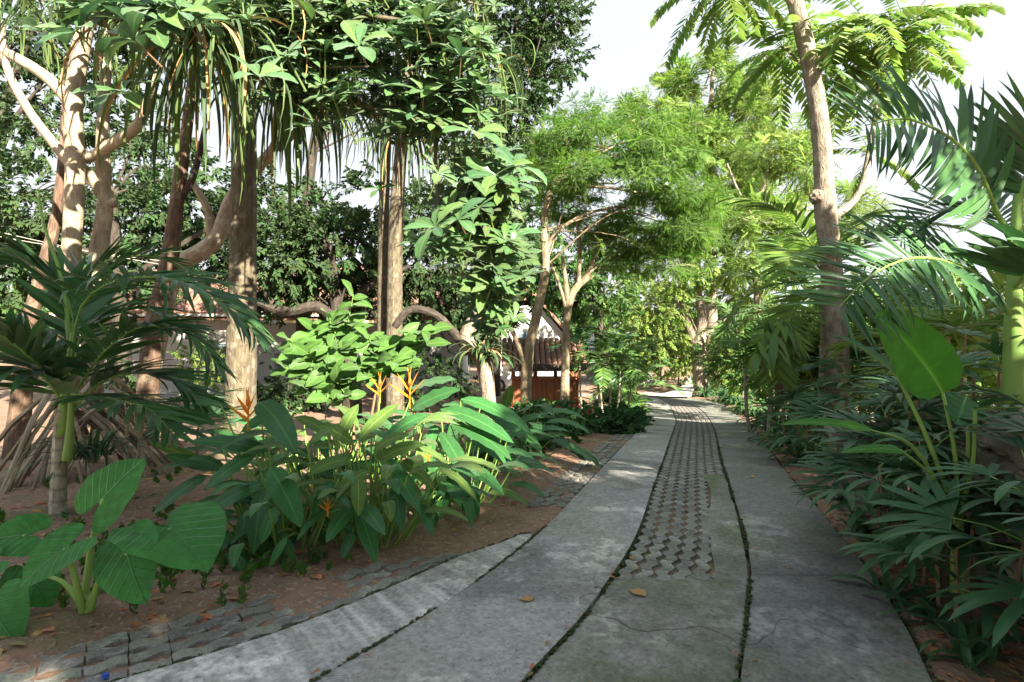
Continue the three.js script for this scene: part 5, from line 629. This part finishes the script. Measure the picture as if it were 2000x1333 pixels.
// litter and weeds on the soil
{ const r = rng(171), L = [], W = []; const lg = leafGeo(.07, .017, OVATE, .05, .3, { n: 3, m: 1, fold: .2 }), wg = clumpBroad(10, 9, .05, .015, .08);
  for (let k = 0; k < 4200; k++) { const D = 1.8 + Math.pow(r(), 1.5) * 14, right = r() < .3, x = right ? E5(D) + .05 + r() * 1.5 : roadL(D) - .5 - r() * 7; const y = soilY(x, D); L.push({ M: basis(V(x, y + .006, -D), V(r() - .5, (r() - .5) * .2, r() - .5), V(r() - .5, 2, r() - .5), .6 + r() * .9), c: [.6 + r() * .8, .6 + r() * .6, .6 + r() * .5] }); }
  for (let k = 0; k < 260; k++) { const near = k < 170, x = near ? -2.2 + (r() + r() - 1) * 1.3 : -2 - r() * 3, D = near ? 4.0 + (r() + r() - 1) * .9 : 3 + r() * 4; if (x > roadL(D) - .65) continue; W.push({ M: basis(V(x, soilY(x, D), -D), V(r() - .5, 1, r() - .5), rv(r), .5 + r() * .6), c: [.8 + r() * .5, .9 + r() * .4, .8] }); }
  const a = instanced('leaf_litter', lg, M.dry, L, scene); a.userData = { kind: 'stuff', label: 'scattered dry leaf litter on the soil', category: 'leaf litter' }; const b = instanced('ground_weeds', wg, M.mid, W, scene); b.userData = { kind: 'stuff', label: 'tiny green weeds sprouting in the red soil by the elephant ear', category: 'weeds' }; }
// ---------------------------------------------------------------- right of the drive
const wallX = D => E5(D) + .62 + .25 * sstep(2, 6, D);
{ // rubble wall, stone by stone
  const d0 = 1.2, d1 = 5.0, t = thing('rubble_wall', 'dark mossy rubble stone wall behind the fan palms at the right', 'wall', V(wallX(3), 0, -3)), r = rng(181), b = new MB(), H = 1.02;
  const pt = (D, y, o) => V(wallX(D) + o - t.position.x, y, -D + 3); const core = []; for (let k = 0; k <= 12; k++) { const D = lerp(d0, d1, k / 12); core.push([pt(D, -.1, .06), pt(D, H, .06), pt(D, H, .34), pt(D, -.1, .34)].map(p => b.v(p.x, p.y, p.z, p.z, p.y))); } for (let k = 0; k < 12; k++) for (let q = 0; q < 4; q++) b.q(core[k][q], core[k][(q + 1) % 4], core[k + 1][(q + 1) % 4], core[k + 1][q]); b.q(...core[12]); b.q(...core[0].slice().reverse()); b.mesh('mortar', M.stone, t);
  const shapes = [0, 1, 2, 3].map(k => { const g = new THREE.IcosahedronGeometry(.5, 1), p = g.attributes.position, q = rng(190 + k); const seen = {}; for (let i = 0; i < p.count; i++) { const key = [p.getX(i), p.getY(i), p.getZ(i)].map(x => x.toFixed(3)).join(); const e = seen[key] ??= .86 + .28 * q(); const sq = x => Math.sign(x) * Math.pow(Math.abs(x) * 2, .55) / 2; p.setXYZ(i, sq(p.getX(i)) * e, sq(p.getY(i)) * e, sq(p.getZ(i)) * e); } g.computeVertexNormals(); g.setAttribute('color', new THREE.BufferAttribute(new Float32Array(p.count * 3).fill(1), 3)); return g; }), mats = [.7, 1, 1.3].map(e => { const m = M.stone.clone(); m.color.setScalar(e); return m; });
  let y = -.02; while (y < H - .04) { const h = .13 + r() * .07; let D = d0; while (D < d1 - .05) { const w = .16 + r() * .2, p = pt(D + w / 2, y + h / 2, .06); const m = part('stone', shapes[Math.floor(r() * 4)], mats[Math.floor(r() * 3)], t); m.position.copy(p); m.scale.set(.16, h * .98, w * .98); m.rotation.set((r() - .5) * .15, Math.atan2(wallX(D) - wallX(D + .3), .3), (r() - .5) * .1); D += w; } y += h; }
}
{ const D = 5.35, t = thing('wall_pier', 'square dark stone pier with flat cap standing at the wall end', 'pier', V((1692 - 1000) * D / F, 0, -D)); t.rotation.y = -.42; new MB().box(-.27, -.1, -.3, .27, .66, .3).mesh('shaft', M.stone, t); new MB().box(-.32, .66, -.35, .32, .74, .35).mesh('cap', M.stone, t); }
// leaning trunk with feather leaves
{
  const D = 8.6, t = thing('feather_leaved_tree', 'tall pale leaning trunk with knot and large feather leaves against the sky', 'tree', V((1640 - 1000) * D / F, gy(D) - .1, -D));
  trunk(t, 'trunk', path3(D, 20, [[1650, 880, D, 25], [1640, 760, D, 22], [1630, 600, D, 20], [1620, 480, D, 19], [1613, 410, D, 20.5], [1611, 370, D, 18.5], [1606, 280, D, 17.5], [1588, 150, D, 16.5], [1558, 20, D, 15], [1525, -110, D, 14], [1500, -250, D, 10]]), M.barkPale, 34, 16, .025, 191); { const k = new THREE.IcosahedronGeometry(.11, 2), p = k.attributes.position, q = rng(4), s = {}; for (let i = 0; i < p.count; i++) { const key = p.getX(i).toFixed(3) + p.getY(i).toFixed(3) + p.getZ(i).toFixed(3), e = s[key] ??= .85 + .3 * q(); p.setXYZ(i, p.getX(i) * e, p.getY(i) * e, p.getZ(i) * e); } k.computeVertexNormals(); k.setAttribute('color', new THREE.BufferAttribute(new Float32Array(p.count * 3).fill(1), 3)); part('knot', k, M.barkPale, t).position.copy(loc(t, P(1597, 385, D - .03))); }
  stemTo(t, 'branch', [P(1625, 425, D), P(1655, 405, D + .1), P(1682, 370, D + .2), P(1699, 290, D + .3), P(1714, 190, D + .3), P(1716, 110, D + .2)], .07, .02, M.barkPale, 16, 8);
  stemTo(t, 'branch', [P(1560, 20, D), P(1480, -60, D - .2), P(1400, -50, D - .4)], .06, .02, M.barkPale, 10, 7); stemTo(t, 'branch', [P(1585, 130, D), P(1640, 80, D + .2), P(1690, 40, D + .2)], .05, .015, M.barkPale, 10, 7); stemTo(t, 'branch', [P(1590, 160, D), P(1560, 120, D + .4), P(1530, 90, D + .5)], .03, .012, M.barkPale, 8, 6);
  const PG = [[.9, 1.3], [.5, 1.2], [.1, 1.0], [-.4, .7], [-.9, .4]].map(([el, dr], k) => pinnate(200 + k, 1.15, 13, .19, .042, el, dr)), r = rng(195), mats = [1, 1.2, .8].map(e => { const m = M.pinn.clone(); m.color.multiplyScalar(e); return m; });
  const tuftP = (x, y, d, n, s, lo = 0, hi = 5, yaw0 = 0, yr = 6.283) => { for (let k = 0; k < n; k++) { const m = part('leaf', PG[Math.floor(lo + r() * (hi - lo))], mats[Math.floor(r() * 3)], t); m.position.copy(loc(t, P(x, y, d))); m.rotation.y = yaw0 + (k + r() * .6) / n * yr; m.scale.setScalar(s * (.8 + .4 * r())); } };
  tuftP(1716, 112, D + .2, 20, 1.1); tuftP(1690, 40, D + .2, 12, 1.05); tuftP(1770, 70, D + .3, 13, 1.0, 0, 4); tuftP(1800, 10, D + .3, 8, .9, 1, 4); tuftP(1600, 60, D + .6, 8, 1); tuftP(1530, 95, D + .5, 16, 1.0, 1, 5); tuftP(1405, -45, D - .4, 12, .95, 2, 5); tuftP(1700, 300, D + .3, 6, .7); tuftP(1660, 130, D + .4, 9, .95); tuftP(1430, -30, D - .3, 7, .8, 3, 5);
}
// palms behind the right border
{ const S = frondSet(2.0, { pairs: 36, ll: .58, lw: .028, r0: .016, lift: .1 }, 211), S2 = frondSet(1.5, { pairs: 28, ll: .5, lw: .026 }, 221);
  palm({ name: 'border_palm', label: 'arching palm with ringed trunk left of the leaning trunk', base: G(1562, 838), stems: [[0, 0, 2.5, .13, 12, -.12, 0]], set: S, mat: M.palmMid, seed: 231, group: 'palms behind the right border', turn: .4 });
  palm({ name: 'border_palm', label: 'smaller palm with thin stems standing closest to the drive edge', base: G(1500, 850), stems: [[0, 0, 1.5, .035, 7, .05, 0, .75], [.25, .1, 1.7, .035, 7, .1, 0, .75], [-.2, -.4, 1.4, .035, 6, -.1, 0, .75]], set: S2, mat: M.palmMid, seed: 232, group: 'palms behind the right border' });
  palm({ name: 'border_palm', label: 'farther palm whose fronds arch over the drive near the bend', base: G(1455, 800), stems: [[0, 0, 2.3, .10, 11, -.1, 0]], set: S, mat: M.palmMid, seed: 233, group: 'palms behind the right border', turn: 1.4 });
  palm({ name: 'border_palm', label: 'bright sunlit palm right of the leaning trunk', base: V(5.1, gy(9) - .05, -9.4), stems: [[0, 0, 2.4, .09, 11, .1, 0]], set: S, mat: M.palmLight, seed: 234, group: 'palms behind the right border', turn: 2 });
  palm({ name: 'border_palm', label: 'low sunlit palm behind the banana leaf', base: V(5.6, -.1, -7.2), stems: [[0, 0, 1.2, .07, 9, .1, 0], [.6, -.5, 1.0, .06, 8, .1, 0]], set: S2, mat: M.palmLight, seed: 235, group: 'palms behind the right border' });
}
{ // drooping yellow-green leaves on thin stems
  const D = 8.3, t = thing('drooping_shrub', 'thin-stemmed plant with big drooping yellow-green leaves below the palm', 'shrub', G(1525, 850)), r = rng(241); for (const [x, y] of [[1500, 640], [1530, 630], [1545, 650], [1515, 665], [1480, 680]]) { const p = P(x, y, D + (r() - .5) * .6); stemTo(t, 'stem', [t.position.clone().add(V((r() - .5) * .4, -.05, (r() - .5) * .3)), t.position.clone().lerp(p, .5).add(V((r() - .5) * .2, 0, 0)), p], .022, .012, M.barkTan, 8, 6); for (let k = 0; k < 9; k++) { const a = k * 2.4 + r(), e = p.clone().add(V(Math.cos(a) * .22, -.28 - r() * .25, Math.sin(a) * .22)); leafTo(t, p.clone().add(V(0, (r() - .5) * .25, 0)), e, .055, .1, r() < .55 ? M.palmLight : M.palmMid, { prof: OVATE, n: 6, up: V(Math.cos(a), .6, Math.sin(a) + .3) }); } } }
// near palm at the right edge
{
  const D = 4.0, t = thing('edge_palm', 'near palm with smooth green stem and large arching fronds at the right edge', 'palm', V((1982 - 1000) * D / F, 0, -D));
  const { p, r } = cr(path3(D, 14, [[1990, 1180, D, 21], [1988, 1000, D, 19], [1984, 860, D, 18], [1982, 760, D, 16], [1980, 620, D, 13]]), 26); new MB().tube(p.map(v => loc(t, v)), r.map((x, k) => x * (k % 3 == 0 ? 1.05 : 1)), 14).mesh('trunk', M.palmTrunk, t);
  stemTo(t, 'crownshaft', [P(1982, 790, D - .001), P(1981, 700, D - .001), P(1981, 600, D), P(1985, 480, D), P(1990, 380, D)], .074, .03, M.greenStem, 16, 12);
  const f = (l, o, s, mat = M.palm) => frond(t, l.map(q => P(...q)), { pairs: 26, ll: .48, lw: .036, bare: .2, r0: .02, ...o }, mat, s);
  f([[1972, 612, 3.98], [1930, 552, 3.9], [1860, 515, 3.8], [1780, 505, 3.65], [1700, 540, 3.5], [1640, 600, 3.4]], { pairs: 42, ll: .52, lw: .022, lwTip: .013, lift: .12, a1: .65, up: V(.1, .7, .75) }, 251);
  f([[1975, 470, 3.95], [1950, 420, 3.85], [1905, 320, 3.7], [1850, 265, 3.6], [1770, 232, 3.5], [1690, 245, 3.4]], { pairs: 30, ll: .52, lw: .038, lwTip: .011, lift: .1, a0: .25, a1: .6, up: V(.15, .35, 1) }, 252);
  f([[1985, 430, 4.0], [2010, 330, 4.0], [2060, 260, 3.9], [2130, 250, 3.8]], { pairs: 28, ll: .56, lw: .04, lwTip: .014, up: V(-.2, .5, .9) }, 253);
  f([[1985, 520, 4.1], [1960, 430, 4.3], [1900, 400, 4.5], [1820, 420, 4.7], [1760, 470, 4.8]], { pairs: 34, ll: .5, lw: .02, lwTip: .01, up: V(0, .6, .8) }, 254);
  f([[1985, 560, 3.95], [2040, 500, 3.7], [2110, 510, 3.5]], { pairs: 24, ll: .55, lw: .035 }, 255);
}
// banana-like plant
{
  const t = thing('banana_plant', 'young banana plant with one broad bright translucent leaf over the wall', 'plant', V(2.72, 0, -3.45)); const b0 = V(2.72, .45, -3.45);
  const Lf = (b, m, e, W, mat, up, prof = u => Math.pow(Math.sin(Math.PI * Math.pow(clamp(u * .97 + .02), .72)), .5)) => { const A = P(...b), C = P(...m), B = P(...e), pts = []; for (let k = 0; k <= 14; k++) { const s = k / 14; pts.push(loc(t, A.clone().multiplyScalar((1 - s) * (1 - s)).addScaledVector(C, 2 * s * (1 - s)).addScaledVector(B, s * s))); } new MB().blade(pts, V(...up), W, prof, { m: 4, fold: .12, wave: .007, wf: 6 }).mesh('leaf', mat, t); stemTo(t, 'petiole', [b0, b0.clone().lerp(A, .6).add(V(.03, -.02, 0)), A], .018, .009, M.taroStem, 9, 7); const rb = []; for (let k = 0; k <= 10; k++) rb.push(pts[k].clone().add(V(0, -.003, -.004))); new MB().tube(rb, rb.map((_, k) => lerp(.008, .003, k / 10)), 6).mesh('midrib', M.taroStem, t); };
  Lf([1842, 768, 3.4], [1800, 690, 3.42], [1712, 614, 3.3], .185, M.banana, [-.25, .25, 1]); Lf([1752, 732, 3.45], [1700, 680, 3.5], [1624, 652, 3.5], .085, M.bananaBack, [.5, 1, .1]); Lf([1888, 775, 3.5], [1880, 800, 3.4], [1868, 832, 3.3], .12, M.heli, [0, .8, 1], OVATE); Lf([1905, 800, 3.2], [1960, 790, 3.0], [2060, 800, 2.8], .05, M.heli, [0, 1, .15]);
  leafTo(t, P(1700, 840, 3.3), P(1520, 830, 3.5), .035, .06, M.banana, { prof: STRAP }); stemTo(t, 'petiole', [b0, P(1780, 870, 3.35), P(1700, 840, 3.3)], .014, .006, M.taroStem); leafTo(t, P(1760, 880, 3.1), P(1640, 885, 3.1), .03, .03, M.banana, { prof: STRAP }); stemTo(t, 'petiole', [b0, P(1820, 930, 3.2), P(1760, 880, 3.1)], .012, .006, M.taroStem);
  new MB().tube([V(0, -.1, 0), V(0, .25, 0), V(0, .5, 0)], [.05, .045, .03], 9).mesh('pseudostem', M.taroStem, t);
}
// fan palms along the right side
{
  const fp = (label, x, D, canes, seed, o = {}) => fanPalm({ label, base: V(x, gy(D), -D), seed, canes, group: 'lady palms along the right side', ...o });
  fp('lady palm with drooping fan leaves at the right edge, nearest the viewer', 2.42, 2.55, [[0, 0, .85, 6], [.15, .1, .65, 5], [.1, -.2, 1.0, 5]], 261, { scale: 1.15 });
  fp('dark lady palm in front of the rubble wall', 2.62, 3.6, [[0, 0, .8, 5], [-.1, -.2, .7, 5], [.1, .2, .6, 4]], 262);
  fp('lady palm beside the stone pier', 3.05, 4.6, [[0, 0, .95, 6], [-.15, .15, .8, 5], [.2, 0, 1.1, 6], [0, .3, .7, 4]], 263, { scale: 1.1 });
  fp('lady palm clump standing before the leaning trunk', 4.05, 6.6, [[0, 0, 1.2, 6], [-.25, .2, 1.0, 6], [.25, 0, 1.35, 6], [0, .35, .8, 5]], 264, { scale: 1.15 });
  fp('tall lady palm clump behind the pier, reaching the banana leaf', 4.0, 5.6, [[0, 0, 1.4, 7], [.3, .1, 1.6, 7], [-.2, .2, 1.2, 6], [.5, -.2, 1.3, 6]], 265, { scale: 1.2 });
  fp('bright yellow-green fan palm lit from behind above the wall', 3.95, 4.6, [[0, 0, 1.35, 8], [.25, .1, 1.2, 7]], 266, { scale: 1.6, mat: M.fanBright });
  fp('small lady palm at the drive edge below the drooping shrub', 3.95, 7.6, [[0, 0, .6, 5], [.2, .1, .5, 5], [-.1, .2, .45, 4]], 267);
  fp('dense dark lady palm spilling over the right drive edge', 2.75, 4.0, [[0, 0, .7, 7], [-.2, .1, .55, 6], [.1, -.3, .8, 7], [.2, .2, .5, 5]], 269, { scale: 1.1 });
  fp('dark lady palm thicket between pier and small drive-edge palm', 3.7, 6.2, [[0, 0, .8, 7], [-.3, .2, .6, 6], [.2, -.3, 1.0, 7], [.3, .3, .7, 6]], 270, { scale: 1.1 });
  fp('tall dark lady palm behind the wall right of the pier', 3.5, 4.3, [[0, 0, 1.3, 8], [.3, .2, 1.5, 8], [-.2, -.2, 1.1, 7]], 272, { scale: 1.15 });
  fp('low dark lady palm at the lower right, beside the small lily', 2.35, 3.0, [[0, 0, .45, 6], [.2, .1, .55, 6], [.1, -.25, .4, 5]], 273, { scale: 1.0 });
  fp('dark lady palm along the edge under the drooping shrub', 4.35, 8.6, [[0, 0, .9, 7], [-.3, .2, .7, 6], [.3, -.2, 1.1, 7]], 274, { scale: 1.1 });
  fp('lady palm between the edge palm and the corner of the picture', 3.0, 3.0, [[0, 0, .9, 6], [.1, -.2, 1.15, 6]], 268, { scale: 1.2 });
}
// arching strap-leaved border
{ const spots = [[1372, 775], [1395, 772], [1410, 785], [1430, 790], [1440, 805], [1465, 812], [1485, 832], [1500, 846], [1530, 868], [1545, 880], [1572, 905], [1420, 768], [1455, 785], [1490, 808], [1520, 835], [1385, 760]], r = rng(271), where = ['at the far bend by the ramp', 'second from the far bend', 'third from the far bend', 'where the border widens after the bend', 'before the farther palm', 'at the foot of the farther palm', 'just left of the thin palm stems', 'under the thin palm stems', 'beside the drooping shrub', 'nearer than the drooping shrub', 'nearest along the right drive edge', 'in the back row by the ramp', 'in the back row behind the farther palm', 'in the back row behind the thin stems', 'in the back row at the ringed trunk', 'at the very end of the right border'];
  spots.forEach(([x, y], k) => { const b = G(x, y); b.x += .12; tuft({ name: 'strap_plant', label: 'arching strap-leaved border plant ' + where[k], base: b, seed: 280 + k, n: 58, L: (k > 10 ? 1.1 : .8) * (.85 + .3 * r()), w: 1.1, mat: [M.palm, M.rhapis, M.palmMid], spread: .28, group: 'strap-leaved plants of the right border' }); }); }
// little plants at the lower right
[[1745, 1165, 'small lily-like plant at the lower edge of the right track'], [1830, 1215, 'dim small plant in the shade at the lower right corner'], [1900, 1290, 'grassy plant under the fan leaves in the dark corner'], [1690, 1040, 'small leafy plant before the stone pier']].forEach(([x, y, l], k) => tuft({ name: 'small_lily', label: l, base: G(x, y), seed: 310 + k, n: 22, L: .34, w: 1.3, mat: [M.palm, M.rhapis], spread: .14, group: 'small plants at the lower right' }));
// sunlit bushes and bamboo rails behind the wall
for (const [k, px, py, D, w, h, lab] of [[0, 1720, 640, 11, 130, 70, 'sunlit bush behind the leaning trunk'], [1, 1890, 610, 10, 130, 80, 'sunlit bush behind the edge palm'], [2, 2040, 640, 9, 120, 100, 'sunlit bush at the right edge behind the wall'], [3, 1600, 690, 12, 80, 60, 'sunlit bush seen under the border palm fronds'], [4, 1800, 720, 8.5, 140, 50, 'green bush just behind the wall']]) { const t = thing('sunlit_bush', lab, 'bush', V((px - 1000) * D / F, gy(D), -D), 'sunlit bushes behind the wall'); new MB().tube([V(0, -.1, 0), V(.05, .9, 0)], [.05, .03], 6).mesh('stem', M.bark, t); instanced('crown', CL.mid, k == 4 ? M.mid : M.bright, relist(t, scatter([lobe(px, py, D, w, h, 1, 190), lobe(px + 20, py + h * .9, D, w * .9, h * .7, .9, 150)], 700 + k, .95, .35)), t); }
{ const D = 7.5, t = thing('bamboo_rail', 'two long bamboo rails of a fence behind the edge palm', 'fence', V((1950 - 1000) * D / F, 0, -D)); for (const [y, q] of [[585, 600], [606, 612]]) stemTo(t, 'rail', [P(1840, q + 6, D + .2), P(2000, y + 8, D), P(2200, y, D - .2)], .022, .02, M.bamboo, 8, 7); for (const x of [1852, 2010, 2180]) stemTo(t, 'post', [P(x, 910, D + .05), P(x, 700, D + .05), P(x, 580, D + .05)], .03, .028, M.bamboo, 6, 7); }
// ---------------------------------------------------------------- trees behind the viewer that shade the drive
{ // crowns stand where their shadow falls on the drive: ground target (x, D) and height h
  const at = (x, D, h, r, n, ry = .8) => [V(x, 0, -D).addScaledVector(sunDir, h / sunDir.y), r, r * ry, r, n];
  const gaps = [[-1.25, .75, -4.3, 1.25], [-1.2, .4, -4.2, 1.1], [-1.75, .9, -4.6, 1.2], [-2.0, 1.5, -6.5, 1.7], [2.5, 1.6, -3.4, .9]].map(g => [V(g[0], g[1], g[2]), g[3]]), w = V(0, 0, 0);   // openings cut along the sun so it reaches heliconia, shrub and banana leaf
  const keep = p => gaps.every(([c, rad]) => { w.copy(p).sub(c); const t = w.dot(sunDir); return w.addScaledVector(sunDir, -t).length() > rad; });
  const sh = (seed, label, x, z, lobes) => tree({ name: 'shade_tree', label, seed, bark: M.bark, trunk: [[x, -.1, z, .26], [x + .1, 1.6, z, .22], [x - .1, 3.2, z, .16], [x, 4.8, z, .1]], lobes, geo: CL.big, mat: M.dark, size: .75, gap: .26, keep, group: 'shade trees behind the viewer' });
  sh(321, 'spreading shade tree right behind the viewer', 6.2, 4.2, [at(.2, 1, 4.6, 1.7, 483), at(.9, 2.6, 4.8, 1.7, 483), at(1.0, 4.2, 5, 1.5, 441), at(-1.4, 2.4, 4.4, 1.5, 378), at(-2.4, 3.4, 4.6, 1.2, 273), at(2.6, 2.4, 4.6, 1.6, 420), at(2.7, 4.3, 3.6, 1.1, 220)]);
  sh(324, 'low-branched shade tree behind the viewer on the left', -2.6, 3.2, [at(-4, 5, 4.2, 1.1, 200, .5), at(-5.2, 6, 4.2, 1.1, 200, .5), at(-3.3, 3.4, 4.0, 1.1, 200, .5), at(-6, 5, 4.2, 1.1, 170, .5), at(-4.6, 7, 4.2, 1.0, 170, .5), at(-6.6, 7.4, 4.2, 1.0, 150, .5), at(-4.8, 4, 4.2, 1, 150, .5)]);
  sh(322, 'shade tree behind the wall beyond the right edge', 8.3, -.4, [[V(5.9, 5.0, -.6), 1.25, 1.1, 1.25, 330], [V(6.6, 6.2, -.2), 1.2, 1.0, 1.2, 260], at(1.4, 6, 5, 1.6, 462), at(2.4, 8, 5.2, 1.6, 462), at(.2, 6.4, 4.8, 1.1, 210)]);
  sh(323, 'farther shade tree behind the wall beyond the right edge', 9.6, -5, [at(3.0, 10, 5.2, 1.5, 441), at(3.6, 12, 5.4, 1.2, 315)]);
}
renderer.render(scene, camera);
